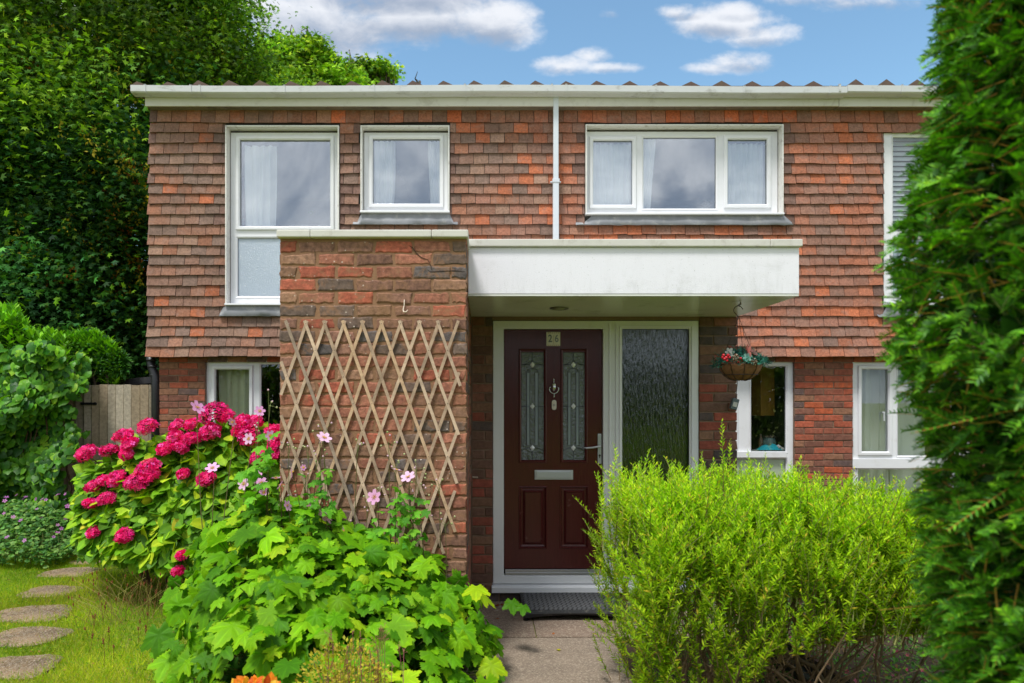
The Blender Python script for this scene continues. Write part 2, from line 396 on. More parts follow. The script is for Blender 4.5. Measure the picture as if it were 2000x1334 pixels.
# ------------------------------------------------------------------ brickwork and tile hanging as real pieces
def bricks(mb, u0, u1, z0, z1, holes, pt, pal, wts, seed, jit=.0022, only=None):
    """pt(u, depth, z) -> world; bricks 215x65 on a 225x75 grid with a struck face"""
    r = np.random.default_rng(seed); cols = [S(*p) for p in pal]; w = np.array(wts) / sum(wts)
    nrow = int((z1 - z0) / .075) + 1
    for j in range(nrow):
        za = z0 + j * .075; zb = min(za + .065, z1)
        if zb - za < .015: continue
        u = u0 - (.1125 if j % 2 else 0)
        while u < u1:
            a, b = max(u, u0), min(u + .215, u1)
            u += .225
            segs = [(a, b)]
            for h in holes:
                if h[2] < (za + zb) / 2 < h[3]:
                    ns = []
                    for p, q in segs:
                        if q <= h[0] or p >= h[1]: ns.append((p, q)); continue
                        if p < h[0]: ns.append((p, h[0]))
                        if q > h[1]: ns.append((h[1], q))
                    segs = ns
            for p, q in segs:
                if q - p < .03: continue
                if only and not only((p + q) / 2): continue
                c = np.array(cols[r.choice(len(cols), p=w)]) * r.normal(1, .12); c = np.clip(c, .004, .9)
                i = .0045; jj = lambda s=jit: r.normal(0, s)
                if jit > .003: p += .003; q -= .003
                d = r.normal(0, .0015)
                o = [(p + jj(), za + jj()), (q + jj(), za + jj()), (q + jj(), zb + jj()), (p + jj(), zb + jj())]
                k = [(i, i), (-i, i), (-i, -i), (i, -i)]
                vs = [pt(x, .014, z) for x, z in o] + [pt(x, .003 + d, z) for x, z in o] + [pt(x + a_, d, z + b_) for (x, z), (a_, b_) in zip(o, k)]
                if jit > .003:          # worn arrises: ragged outline
                    oo = []
                    for (xa, za_), (xb, zb_), cnt in ((o[0], o[1], 8), (o[1], o[2], 3), (o[2], o[3], 8), (o[3], o[0], 3)):
                        for q_ in range(cnt): t = q_ / cnt; oo.append((xa + (xb - xa) * t + r.normal(0, .0024), za_ + (zb_ - za_) * t + r.normal(0, .0026)))
                    n_ = len(oo); xm, zm_ = (p + q) / 2, (za + zb) / 2
                    vs = [pt(x, .009, z) for x, z in oo] + [pt(x + (xm - x) * .02, .0025 + d + abs(r.normal(0, .0008)), z + (zm_ - z) * .07) for x, z in oo] + [pt(x + (xm - x) * .09, d, z + (zm_ - z) * .26) for x, z in oo]
                    mb.add(vs, [tuple(range(2 * n_, 3 * n_))] + [(l * n_ + k_, l * n_ + (k_ + 1) % n_, (l + 1) * n_ + (k_ + 1) % n_, (l + 1) * n_ + k_) for l in (0, 1) for k_ in range(n_)], tuple(c)); continue
                mb.add(vs, [(8, 9, 10, 11), (4, 5, 9, 8), (5, 6, 10, 9), (6, 7, 11, 10), (7, 4, 8, 11),
                            (0, 1, 5, 4), (1, 2, 6, 5), (2, 3, 7, 6), (3, 0, 4, 7)], tuple(c))
    return mb
PAL_PIER = [(158, 104, 84), (166, 92, 72), (136, 100, 84), (100, 92, 90), (114, 96, 86), (150, 114, 92), (168, 92, 70)]
W_PIER = [5, 2, 4, 2, 3, 4, .8]
PAL_HOUSE = [(146, 84, 66), (160, 84, 62), (124, 82, 68), (96, 78, 74), (138, 98, 76), (178, 90, 58)]
W_HOUSE = [5, 4, 4, 2.2, 3, 1]
PAL_PORCH = [(126, 84, 70), (142, 76, 62), (110, 82, 70), (84, 74, 72), (126, 94, 76)]
W_PORCH = [4, 3, 4, 3, 3]

DT, DB = 7.75, 7.85                 # tile face and brick face of the main wall
def rect(l, t, r, b, D): return (X(l, D), X(r, D), Z(b, D), Z(t, D))
# openings (main wall), outer frame rectangles in photo pixels
W1 = rect(442, 247, 663, 596, DT); W2 = rect(705, 247, 878, 416, DT); W3 = rect(1143, 245, 1528, 420, DT); W4 = rect(1727, 258, 1965, 596, DT)
W5 = rect(400, 704, 690, 1000, DB); W6 = rect(1290, 704, 1552, 1078, DB); W7 = rect(1666, 706, 1900, 1042, DB)
XL = X(311, DB); XR = 6.6; XPARTY = X(1627, DT)
TB = Z(697, DT)                     # bottom edge of the tile hanging

house = thing('terraced_house', 'brick and clay-tile house with white flat porch canopy and dark red door numbered 26', 'house', (-.5, 5.4, 0))
neigh = thing('terraced_house', 'adjoining tile-hung house on the right, largely behind the yew, with slatted blinds upstairs', 'house', (4.8, 7.8, 0))

def wall_pt(x, d, z): return (x, DB + d, z)
for own, parent, xa, xb, sd in (('a', house, XL, XPARTY, 1), ('b', neigh, XPARTY, XR, 2)):
    hs = [W5, W6, W7]
    mb = MB(); mb.slab(xa, xb, 0, 5.0, [(h[0], h[1], h[2], h[3]) for h in (W1, W2, W3, W4, W5, W6, W7)], DB + .008, DB + .22)
    mb.build('wall', M_mortar, parent)
    b = bricks(MB(), XL, XR, 0.0, TB + .03, hs, wall_pt, PAL_HOUSE, W_HOUSE, 7, only=(lambda u: u < XPARTY) if own == 'a' else (lambda u: u >= XPARTY))
    b.build('brickwork', M_brick, parent)

# tile hanging: one slightly cambered clay tile after another
def tile_hanging():
    r = np.random.default_rng(5); out = (MB(), MB())
    g = .1155; tw = .165; nr = 23
    palL = [(138, 108, 94), (148, 110, 92), (126, 106, 96), (156, 110, 88), (178, 108, 76), (150, 122, 106)]
    palR = [(154, 112, 96), (162, 112, 92), (146, 112, 98), (168, 110, 86), (130, 106, 96), (182, 110, 78)]
    holes = [(W1[0] - .005, W1[1] + .005, Z(622, DT), W1[3]), (W2[0] - .005, W2[1] + .005, Z(443, DT), W2[3]), (W3[0] - .005, W3[1] + .005, Z(444, DT), W3[3] + .01),
             (W4[0] - .005, W4[1] + .005, Z(622, DT), W4[3])]
    for j in range(nr + 1):
        z0 = TB + j * g; h = g if j < nr else 4.90 - z0
        wave = lambda x: .006 * math.sin(x * 1.7 + j * .9) + .004 * math.sin(x * 4.1 + j)
        kick = max(0, (3 - j)) * .014
        xs = [X(286, DT) + r.uniform(-.012, .012) + j * .0014]
        first = tw * (.5 if j % 2 else 1.0) if r.random() > .35 else tw * (1.5 if j % 2 else 1)
        xs.append(xs[0] + first)
        while xs[-1] < XR - .1: xs.append(xs[-1] + tw * r.normal(1, .012))
        # edges at openings: swallow slivers into wide tile-and-a-half tiles
        for i in range(len(xs) - 1):
            a, b = xs[i], xs[i + 1]; segs = [(a, b)]
            for hh in holes:
                if z0 + h * .55 > hh[2] and z0 + h * .45 < hh[3]:
                    ns = []
                    for p, q in segs:
                        if q <= hh[0] or p >= hh[1]: ns.append((p, q)); continue
                        if p < hh[0]: ns.append((p, hh[0]))
                        if q > hh[1]: ns.append((hh[1], q))
                    segs = ns
            for p, q in segs:
                if q - p < .02: continue
                edge = (q - p) < tw * .9
                t = min(max((p - (-.5)) / 1.5, 0), 1)
                pal = palR if r.random() < t else palL
                wt = np.array([5, 4, 3.5, 2.6, .75 if j < nr else 3, 3]); wt /= wt.sum()
                c = np.array(S(*pal[r.choice(6, p=wt)])) * r.normal(1, .09)
                if j == nr: c = c * np.array([1.1, .9, .8])
                if edge and r.random() < .6: c = np.array(S(116, 92, 84)) * r.normal(1, .06)
                c = tuple(np.clip(c * (np.array([.90, .84, .79]) if t < .5 else np.array([.95, .88, .83])), .01, .9))
                gap = .0021 + abs(r.normal(0, .0008)); p += gap; q -= gap
                zl = z0 + wave(p) * .6 + r.normal(0, .0028); zr = z0 + wave(q) * .6 + r.normal(0, .0028)
                o = abs(r.normal(0, .0028)); yb = DT - .014 - kick - o; yt = DT + .008 - max(0, kick - .014); m_ = (p + q) / 2; zm = (zl + zr) / 2
                cam_ = .0016
                top = z0 + h + .006
                vs = [(p, yb, zl), (m_, yb - cam_, zm), (q, yb + r.normal(0, .0015), zr),
                      (p, yt, top), (m_, yt - cam_, top), (q, yt, top),
                      (p, yb + .02, zl + .003), (m_, yb + .02, zm + .003), (q, yb + .02, zr + .003),
                      (p, yt + .012, top), (m_, yt + .012, top), (q, yt + .012, top)]
                fs = [(0, 1, 4, 3), (1, 2, 5, 4), (0, 6, 7, 1), (1, 7, 8, 2), (0, 3, 9, 6), (2, 8, 11, 5), (6, 9, 10, 7), (7, 10, 11, 8)]
                out[0 if (p + q) / 2 < XPARTY else 1].add(vs, fs, c)
    return out
ta, tb = tile_hanging()
ta.build('tile_hanging', M_tile, house); tb.build('tile_hanging', M_tile, neigh)
# backing behind the tiles and the timber line under the bottom course
for parent, xa, xb in ((house, X(292, DT), XPARTY), (neigh, XPARTY, XR)):
    mb = MB(); mb.slab(xa + .03, xb, TB + .02, 4.88, [(h[0] + .004, h[1] - .004, h[2] + .004, h[3] - .004) for h in (W1, W2, W3, W4)], DT + .018, DB)
    mb.build('wall_backing', M_dark, parent)

# eaves: soffit, fascia, roof, gutter, downpipe
DF = 7.625
for parent, xa, xb, dz, first in ((house, X(283, DF), XPARTY, 0, True), (neigh, XPARTY + .006, XR, -.004, False)):
    mb = MB(); mb.box(xa, xb, DF, DF + .022, Z(207, DF) + dz, Z(186, DF) + .05 + dz); mb.build('fascia', M_fascia, parent, bevel=.003)
    mb = MB(); mb.box(xa + .004, xb, DF + .022, DB + .15, Z(207, DF) + .008 + dz, Z(207, DF) + .02 + dz)
    k = xa + .05
    while k < xb: mb.box(k, k + .07, DF + .03, DF + .09, Z(207, DF) + .001 + dz, Z(207, DF) + .008 + dz); k += .19
    mb.build('soffit', simple('eaves soffit', S(120, 112, 98), .7, var=.2, dirt=S(60, 52, 46), dirt_amt=.6), parent)
    mb = MB(); z0 = 5.075; mb.box(xa - .06, xb, DF - .05, 15.2, z0 - .03, z0)
    k = X(276, DF) if first else XPARTY + .17
    while k < xb - .1:
        hgt = .063 + rng.normal(0, .004) + (.014 if not first else 0); wd = .115
        ap = .03 if first and k < 1.5 else 0
        mb.add([(k - wd, DF - .04, z0), (k + wd, DF - .04, z0), (k - ap, DF - .04, z0 + hgt), (k - wd, 15.2, z0), (k + wd, 15.2, z0), (k - ap, 15.2, z0 + hgt)],
               [(0, 1, 2), (3, 5, 4), (0, 2, 5, 3), (1, 4, 5, 2), (0, 3, 4, 1)])
        k += .3405
    mb.build('roof', M_roof, parent)
    # box-profile gutter with a lip
    ga, gb = (X(255, 7.5), XPARTY + .03) if first else (XPARTY + .034, XR)
    zt, zf, zb_ = Z(166, 7.5), Z(178, 7.5), Z(188, 7.6) - .004
    prof = [(7.497, zt), (7.497, zf), (7.512, zf - .012), (7.555, zb_), (7.612, zb_), (7.612, zt + .004), (7.607, zt + .004), (7.607, zb_ + .005), (7.557, zb_ + .005), (7.516, zf - .008), (7.502, zf + .002), (7.502, zt - .006), (7.51, zt - .006), (7.51, zt)]
    mb = MB(); n_ = len(prof)
    st = np.linspace(ga, gb, 9); sag = lambda x: -.009 * math.sin((x - ga) * 1.1) - .004 * (x - ga) / 3
    vs = [(x, y, z + sag(x)) for x in st for y, z in prof]; fs = [(i * n_ + k, (i + 1) * n_ + k, (i + 1) * n_ + (k + 1) % n_, i * n_ + (k + 1) % n_) for i in range(len(st) - 1) for k in range(n_)]
    fs += [tuple(range(6)), tuple((len(st) - 1) * n_ + k for k in range(5, -1, -1))]
    mb.add(vs, fs); gut = mb.build('gutter', M_gutter, parent)
    pxs = [283, 372, 390, 555, 730, 908, 1078, 1106, 1281, 1454, 1622] if first else [1640, 1762, 1900]
    for px in pxs:
        x = X(px, 7.5); mb = MB(); s_ = sag(x)
        q = [(7.491, zt + .006), (7.491, zf - .003), (7.508, zf - .018), (7.552, zb_ - .006), (7.612, zb_ - .006)]
        for a, b in zip(q[:-1], q[1:]):
            mb.hull8([(x + dx + (a[0] - 7.49) * .12 * k, p[0] + e, p[1] + s_ + (e * .4)) for k, dx in ((1, -.011), (1, .011)) for p in (a, b) for e in (0, .005)])
        mb.box(x - .011, x + .011, 7.491, 7.52, zt + s_ + .001, zt + s_ + .009)
        mb.build('gutter_clip', M_gutter, gut)

# downpipe, square section, from the gutter outlet to the canopy
mb = MB(); xd = X(1086, 7.62); hw = .033
mb.box(xd - hw, xd + hw, 7.615, 7.68, 2.62, Z(352, 7.62)); dp = mb.build('downpipe', simple('white downpipe', S(206, 212, 220), .35, var=.04, dirt=S(170, 172, 172), dirt_amt=.3), house, bevel=.008)
mb = MB(); mb.box(xd - hw + .004, xd + hw - .004, 7.617, 7.678, Z(352, 7.62), 4.99); mb.build('upper_length', dp.data.materials[0], dp, bevel=.006)
mb = MB(); mb.box(xd - hw - .006, xd + hw + .006, 7.608, 7.69, Z(356, 7.62), Z(349, 7.62)); mb.box(xd - .06, xd + .06, 7.66, 7.70, Z(354, 7.62), Z(351, 7.62) - .004)
mb.build('pipe_clip', dp.data.materials[0], dp, bevel=.003)
mb = MB(); mb.hull8([(xd + sx * (.045 if t else .038), y, 4.99 + t * .03 - .004) for sx in (-1, 1) for y in (7.60, 7.70) for t in (0, 1)]); mb.build('gutter_outlet', dp.data.materials[0], dp, bevel=.003)

# ------------------------------------------------------------------ windows
def window(parent, W, D, lights, casing=True, rec=.075, apron=None, cill=True, bars=()):
    """W outer opening; lights: (rect of glass, sash?, material) in metres"""
    x0, x1, z0, z1 = W; yf = D + rec
    i = .052
    if casing: fx0, fx1, fz0, fz1 = x0 + .022, x1 - .022, z0 + .012, z1 - .04
    else: fx0, fx1, fz0, fz1 = x0, x1, z0, z1
    mb = MB(); mb.slab(fx0, fx1, fz0, fz1, [(g[0] - .012, g[1] + .012, g[2] - .012, g[3] + .012) for g, s_, m_ in lights], yf, yf + .06)
    fr = mb.build('window', M_upvc, parent, bevel=.003)
    for g, sash, m_ in lights:
        a, b, c, d = g
        if sash:
            w = .044; mb = MB()
            mb.sweep(a - w, b + w, c - w, d + w, [(0, yf - .001), (0, yf - .016), (.006, yf - .021), (w - .012, yf - .021), (w, yf - .006), (w, yf + .03), (w - .01, yf + .03), (w - .01, yf - .001)])
            mb.build('sash', M_upvc, fr)
        else:
            w = .02; mb = MB(); mb.sweep(a - w, b + w, c - w, d + w, [(0, yf + .001), (.002, yf - .006), (w, yf + .006), (w, yf + .03), (w - .005, yf + .03), (w - .008, yf + .001)])
            mb.build('glazing_bead', M_upvc, fr)
        mb = MB(); mb.box(a - .004, b + .004, yf + .02, yf + .026, c - .004, d + .004); mb.build('pane', m_, fr)
        mb = MB(); mb.sweep(a - .003, b + .003, c - .003, d + .003, [(0, yf + .010), (.004, yf + .010), (.004, yf + .019), (0, yf + .019)]); mb.build('gasket', M_black, fr)
    if casing:
        mb = MB(); yo = D - .035; t = .014
        mb.slab(x0, x1, z0 - .002, z1, [(x0 + t, x1 - t, z0 - .01, z1 - t)], yo, yf + .03); mb.build('casing', M_case, fr)
    if cill:
        mb = MB(); zc = z0 - .006
        mb.hull8([(x, y, z) for x in (x0 - .004, x1 + .004) for y, z in ((D - .05, zc), (D - .05, zc + .022), (yf + .01, zc), (yf + .01, zc + .03))]); mb.build('cill', M_upvc, fr, bevel=.003)
    if apron:
        l, r_, t_, b_ = apron
        mb = MB(); n = 26; vs = []; fs = []; xs = np.linspace(l, r_, n)
        for k, x in enumerate(xs):
            e = .004 * math.sin(k * 1.3) + rng.normal(0, .002)
            inn = x0 - .01 < x < x1 + .01
            tz = t_ if inn else b_ + .035
            vs += [(x, D - .012, tz), (x, D - .02 + e, (tz + b_) / 2), (x, D - .05 + e, b_ + rng.normal(0, .004)), (x, D - .046 + e, b_ - .003)]
        for k in range(n - 1):
            for q in range(3): fs.append((k * 4 + q, k * 4 + 4 + q, k * 4 + 5 + q, k * 4 + 1 + q))
        mb.add(vs, fs); mb.build('lead_apron', M_lead, fr, smooth=True)
    return fr
DU = DT + .075
g = lambda l, t, r, b, D=DU + .02: rect(l, t, r, b, D)
w1 = window(house, W1, DT, [(g(470, 275, 646, 443), True, M_glass), (g(465, 466, 646, 579), False, M_frost)], apron=(X(430, DT), X(700, DT), Z(594, DT), Z(618, DT)))
w2 = window(house, W2, DT, [(g(729, 273, 859, 399), True, M_glass)], apron=(X(690, DT), X(894, DT), Z(417, DT), Z(440, DT)))
w3 = window(house, W3, DT, [(g(1158, 276, 1234, 401), True, M_glass), (g(1256, 270, 1397, 408), False, M_glass), (g(1420, 274, 1496, 400), True, M_glass)], apron=(X(1124, DT), X(1546, DT), Z(420, DT), Z(441, DT)))
w4 = window(neigh, W4, DT, [(g(1737, 273, 1845, 450), False, M_glass_low), (g(1872, 273, 1940, 450), True, M_glass_low), (g(1737, 470, 1940, 580), False, M_frost)], rec=.02, apron=(X(1712, DT), X(1965, DT), Z(596, DT), Z(620, DT)), casing=False)
DG = DB + .07; gg = lambda l, t, r, b: rect(l, t, r, b, DG + .02)
w5 = window(house, W5, DB, [(gg(424, 722, 489, 985), True, M_glass_low), (gg(512, 712, 660, 985), False, M_glass_low)], casing=False, rec=.05)
w6 = window(house, W6, DB, [(gg(1310, 715, 1430, 881), True, M_glass_low), (gg(1464, 716, 1531, 881), False, M_glass_low), (gg(1300, 896, 1531, 1062), False, obscure_mat('pale green obscure panel', S(176, 190, 160), .4, 60, None, .3, .1, .12))], casing=False, rec=.04)
w7 = window(neigh, W7, DB, [(gg(1678, 722, 1729, 881), True, M_glass_low), (gg(1749, 768, 1850, 889), False, M_glass_low), (gg(1749, 716, 1850, 752), False, M_glass_low), (gg(1672, 916, 1850, 1030), False, M_glass_low)], casing=False, rec=.04)
# mid rail nosing of the two ground floor windows and the neighbour's stone sill
mb = MB(); mb.box(X(1440, DB), X(1537, DB), DB + .005, DB + .04, Z(894, DB), Z(882, DB)); mb.build('transom', M_upvc, w6, bevel=.004)
mb = MB(); mb.box(W7[0], W7[1], DB + .015, DB + .041, Z(915, DB), Z(896, DB)); mb.build('transom', M_upvc, w7, bevel=.004)
mb = MB(); mb.box(W7[0] - .03, W7[1] + .03, DB - .09, DB + .02, Z(1044, DB), Z(1036, DB)); mb.build('sill', M_coping, w7, bevel=.006)
mb = MB(); mb.lathe((X(1722, DG), DG - .03, Z(806, DG)), [(.014, 0), (.014, .02), (.006, .022)], 10, 'Y'); mb.box(X(1720.5, DG), X(1723, DG), DG - .055, DG - .043, Z(822, DG), Z(804, DG)); mb.build('window_handle', M_silver, w7)

# rooms behind the glass
for parent, xa, xb in ((house, XL + .1, XPARTY - .06), (neigh, XPARTY + .06, XR)):
    mb = MB(); y0, y1 = DB + .23, 11.2
    for za, zb in ((.02, 2.30), (2.62, 4.86)):
        mb.add([(xa, y0, za), (xb, y0, za), (xb, y1, za), (xa, y1, za)], [(0, 1, 2, 3)])
        mb.add([(xa, y0, zb), (xb, y0, zb), (xb, y1, zb), (xa, y1, zb)], [(3, 2, 1, 0)])
        mb.add([(xa, y1, za), (xb, y1, za), (xb, y1, zb), (xa, y1, zb)], [(0, 3, 2, 1)])
        for x in (xa, xb): mb.add([(x, y0, za), (x, y1, za), (x, y1, zb), (x, y0, zb)], [(0, 1, 2, 3)])
        for x in ([X(690, DB) + .2, X(1100, DB)] if parent is house else []):
            mb.box(x, x + .1, y0, y1 - .01, za + .005, zb - .005)
    mb.build('interior_wall', M_room, parent)
# outer side and rear walls so that the house is a solid volume
SB = S(136, 84, 68); mb = MB(); mb.box(XL, XL + .2, DB + .225, 15, 0, 4.86, SB); mb.box(XL + .2, XPARTY, 14.8, 15, 0, 4.86, SB); mb.build('side_wall', M_brick, house)
mb = MB(); mb.box(XPARTY, XR, 14.8, 15, 0, 4.86, SB); mb.build('rear_wall', M_brick, neigh)
# side tile edge: returning courses seen as a ragged edge
mb = MB()
for j in range(23):
    z0 = TB + j * .1155; x = X(288, DT) + .012 + j * .0014
    mb.hull8([(x - a, y, z) for a, z in ((.012, z0), (-.004, z0 + .12)) for y in (DT + .004, 14.9) for z in (z,)] + [(x + .05, y, z) for z in (z0, z0 + .12) for y in (DT + .004, 14.9)], S(*[(122, 82, 68), (140, 84, 64), (112, 80, 70)][j % 3]))
mb.build('side_tile_hanging', M_tile, house)

# ------------------------------------------------------------------ curtains and blinds
def curtain(name, label, cat, x0, x1, z0, z1, y, folds, col, group=None, taper=None, mat=None, amp=.022, lean=0):
    nx, nz = max(30, folds * 8), 14; vs = []; r = np.random.default_rng(int(abs(x0 * 1000)) + 3)
    ph = r.uniform(0, 6.3, 4)
    for k in range(nz + 1):
        t = k / nz; z = z1 + (z0 - z1) * t
        for i in range(nx + 1):
            s = i / nx
            a, b = x0, x1
            if taper: a, b = x0 + taper[0] * t ** 1.5 + lean * t, x1 + taper[1] * t ** 1.5 + lean * t
            y_ = y + amp * math.sin(s * folds * 6.283 + ph[0] + .5 * math.sin(t * 2 + ph[1])) + .35 * amp * math.sin(s * folds * 2.3 * 6.283 + ph[2] + t * 1.5)
            vs.append((a + (b - a) * s + .006 * math.sin(t * 5 + s * 9 + ph[3]), y_, z))
    fs = [(k * (nx + 1) + i, k * (nx + 1) + i + 1, (k + 1) * (nx + 1) + i + 1, (k + 1) * (nx + 1) + i) for k in range(nz) for i in range(nx)]
    mb = MB(); mb.add(vs, fs, S(*col)); c = ((x0 + x1) / 2, y, z0)
    return tag(mb.build(name, mat or M_fabric_w, None, smooth=True, loc=c), label, cat, group)
YC = DT + .165; G = 'net and lined curtains at the windows'; WH = (250, 250, 251)
def cr(l, t, r, b, y=YC): return (X(l, y), X(r, y), Z(b, y), Z(t, y))
a = cr(476, 285, 540, 600); curtain('curtain', 'white curtain hanging at the left of the tall upstairs window', 'curtain', a[0], a[1], a[2], a[3], YC, 4, WH, G, taper=(.05, -.06))
a = cr(466, 462, 640, 600, YC + .1); curtain('curtain', 'pale blue net behind the frosted lower pane of the tall upstairs window', 'curtain', a[0], a[1], a[2], a[3], YC + .1, 7, (190, 208, 216), G)
a = cr(729, 276, 772, 400); curtain('curtain', 'white curtain at the left side of the small square upstairs window', 'curtain', a[0], a[1], a[2] - .1, a[3], YC, 4, WH, G, taper=(0, -.02))
a = cr(837, 276, 862, 400); curtain('curtain', 'white curtain at the right side of the small square upstairs window', 'curtain', a[0], a[1], a[2] - .1, a[3], YC, 3, WH, G, taper=(.02, 0))
a = cr(1150, 281, 1243, 405); curtain('curtain', 'gathered white curtain filling the left light of the three-light window', 'curtain', a[0], a[1], a[2], a[3], YC, 8, (246, 248, 250), G, amp=.016)
a = cr(1250, 272, 1279, 412); curtain('curtain', 'white curtain swept aside at the left of the middle light of the three-light window', 'curtain', a[0], a[1], a[2], a[3], YC, 3, (246, 248, 250), G, taper=(0, -.06), amp=.014)
a = cr(1414, 281, 1500, 405); curtain('curtain', 'gathered white curtain filling the right light of the three-light window', 'curtain', a[0], a[1], a[2], a[3], YC, 8, (246, 248, 250), G, amp=.02)
Y5 = DG + .14
a = cr(428, 705, 492, 1000, Y5); curtain('curtain', 'cream curtain in the ground floor window beside the hydrangea', 'curtain', a[0], a[1], a[2], a[3], Y5, 4, (214, 216, 186), G)
a = cr(1676, 705, 1735, 1048, Y5); curtain('curtain', 'white lined curtain at the left of the neighbour\'s ground floor window', 'curtain', a[0], a[1], a[2], a[3], Y5, 3, (216, 220, 214), G, amp=.014)
a = cr(1738, 705, 1806, 1048, Y5 + .04); curtain('curtain', 'thin white net at the right of the neighbour\'s ground floor window', 'curtain', a[0], a[1], a[2], a[3], Y5 + .04, 2, (208, 214, 210), G, amp=.010)
bl = thing('window_blind', 'white slatted blind in the neighbour\'s upstairs window', 'blind', (X(1790, 7.95), 7.95, Z(440, 7.95)))
mb = MB()
for k in range(17):
    z = Z(276, 7.9) - k * .058
    mb.hull8([(x, y, zz) for x in (X(1730, 7.9), X(1845, 7.9)) for y, zz in ((7.88, z), (7.88, z + .003), (7.912, z + .050), (7.912, z + .053))])
mb.build('slats', simple('blind slat', S(214, 218, 222), .4, var=.03), bl)
mb = MB(); mb.box(X(1728, 7.9), X(1847, 7.9), 7.87, 7.93, Z(276, 7.9) + .045, Z(276, 7.9) + .09); mb.build('head_rail', M_upvc, bl, bevel=.004)

# ------------------------------------------------------------------ porch: projecting pier, canopy, door wall
DP, DC, DD = 4.0, 4.314, 5.375
PX0, PX1 = X(545.5, DP), X(911.5, DP); PZ = Z(466, DP)
CX0, CX1 = PX1 + .001, X(1561, DC); CZ0, CZ1 = Z(578, DC), Z(483, DC)
mb = MB(); mb.box(PX0 + .005, PX1 - .005, DP + .005, DT - .03, 0, PZ); pw = mb.build('porch_wall', M_mortar_old, house)
mb = bricks(MB(), PX0, PX1, -.02, PZ, [], lambda x, d, z: (x, DP + d, z), PAL_PIER, W_PIER, 11, jit=.0035)
bricks(mb, DP + .01, DD, -.02, CZ0 + .01, [], lambda u, d, z: (PX1 - d, u, z), PAL_PORCH, W_PORCH, 12)
bricks(mb, DP + .01, DB - .12, -.02, PZ, [], lambda u, d, z: (PX0 + d, u, z), PAL_PIER, W_PIER, 15)
bricks(mb, DP + .01, DC, CZ0 + .03, PZ, [], lambda u, d, z: (PX1 - d, u, z), PAL_PIER, W_PIER, 14)
mb.build('brickwork', M_brick_old, pw)
# cracks in the old joints
mb = MB()
for pts in ([(835, 527), (841, 531), (860, 530), (875, 529), (893, 529), (910, 531)], [(798, 479), (806, 484), (812, 493), (823, 503), (836, 507)], [(836, 508), (842, 520), (843, 528)], [(615, 487), (615.5, 508)]):
    mb.tube([P(px, py, DP - .0015) + Vector((0, .0005, 0)) for px, py in pts], [.0016] + [.0026] * (len(pts) - 2) + [.0012], 4, cap=True)
mb.build('mortar_crack', simple('crack', S(44, 32, 26), .95), pw)
# coping stones of the pier
for l, r_ in ((540, 605.4), (606, 842.6), (843.2, 914.5)):
    mb = MB(); mb.box(X(l, DP - .03), X(r_, DP - .03), DP - .035, DT - .035, PZ + .001, PZ + .045); mb.build('coping', M_coping, pw, bevel=.006)
mb = MB(); mb.box(CX0, CX1, DC, DT - .03, CZ0 + .012, CZ1); can = mb.build('canopy', M_render, house, bevel=.004)
mb = MB(); mb.box(CX0, CX1 - .002, DC + .002, DT - .035, CZ0, CZ0 + .011); mb.build('soffit', M_soffit, can)
for l, r_ in ((915, 1504.6), (1505.2, 1568)):
    mb = MB(); mb.box(max(X(l, DC - .02), CX0 - .001), X(r_, DC - .02), DC - .022, DT - .036, CZ1 + .001, CZ1 + .048); mb.build('coping', M_coping, can, bevel=.005)

# door wall
FX0, FX1 = X(963, DD), X(1365.5, DD); FZ1 = Z(626, DD); FZ0 = Z(1141, DD); SZ0 = Z(1156, DD)
WX1 = CX1
mb = MB(); mb.slab(PX1 - .02, WX1 - .008, 0, CZ0, [(FX0 - .004, FX1 + .004, SZ0, FZ1 + .004)], DD + .008, DD + .12)
mb.box(WX1 - .12, WX1 - .008, DD + .12, DB, 0, CZ0 - .002); dw = mb.build('porch_wall', M_mortar, house)
mb = bricks(MB(), PX1, WX1, .0, CZ0 - .002, [(FX0 - .004, FX1 + .004, SZ0, 9)], lambda x, d, z: (x, DD + d, z), PAL_PORCH, W_PORCH, 21)
bricks(mb, DD + .014, DB - .01, .0, CZ0 - .01, [], lambda u, d, z: (WX1 - d, u, z), PAL_PORCH, W_PORCH, 22)
mb.build('brickwork', attr_mat('porch brick', .9, .8, 90, .28, 30, smear=S(128, 98, 76), smear_amt=.35), dw)

yd = DD + .012
DX0, DX1, DZ1 = X(984, DD), X(1178.5, DD), Z(642, DD); GX0, GX1 = X(1216, DD), X(1347, DD)
mb = MB(); mb.slab(FX0, FX1, FZ0, FZ1, [(DX0, DX1, Z(1125, DD), DZ1), (GX0, GX1, Z(1125, DD), DZ1)], yd, yd + .07)
df = mb.build('door_frame', M_upvc, house, bevel=.004)
mb = MB(); mb.hull8([(x, y, z) for x in (FX0 - .012, FX1 + .012) for y, z in ((yd - .05, SZ0), (yd - .05, SZ0 + .045), (yd + .05, SZ0), (yd + .05, FZ0 - .001))]); mb.build('threshold', M_upvc, df, bevel=.004)
mb = MB(); mb.sweep(GX0 - .022, GX1 + .022, Z(1125, DD) - .022, DZ1 + .022, [(0, yd + .001), (.002, yd - .008), (.022, yd + .008), (.022, yd + .03), (.016, yd + .03), (.012, yd + .001)])
mb.build('glazing_bead', M_upvc, df)
mb = MB(); mb.box(GX0 - .002, GX1 + .002, yd + .026, yd + .032, Z(1125, DD), DZ1 + .002); mb.build('sidelight', M_rain, df)
for px in (1190, 1203):                                    # joint lines between door frame and sidelight frame
    mb = MB(); mb.box(X(px, DD), X(px, DD) + .006, yd - .008, yd + .001, FZ0 + .02, FZ1 - .02); mb.build('cover_strip', M_upvc, df, bevel=.002)

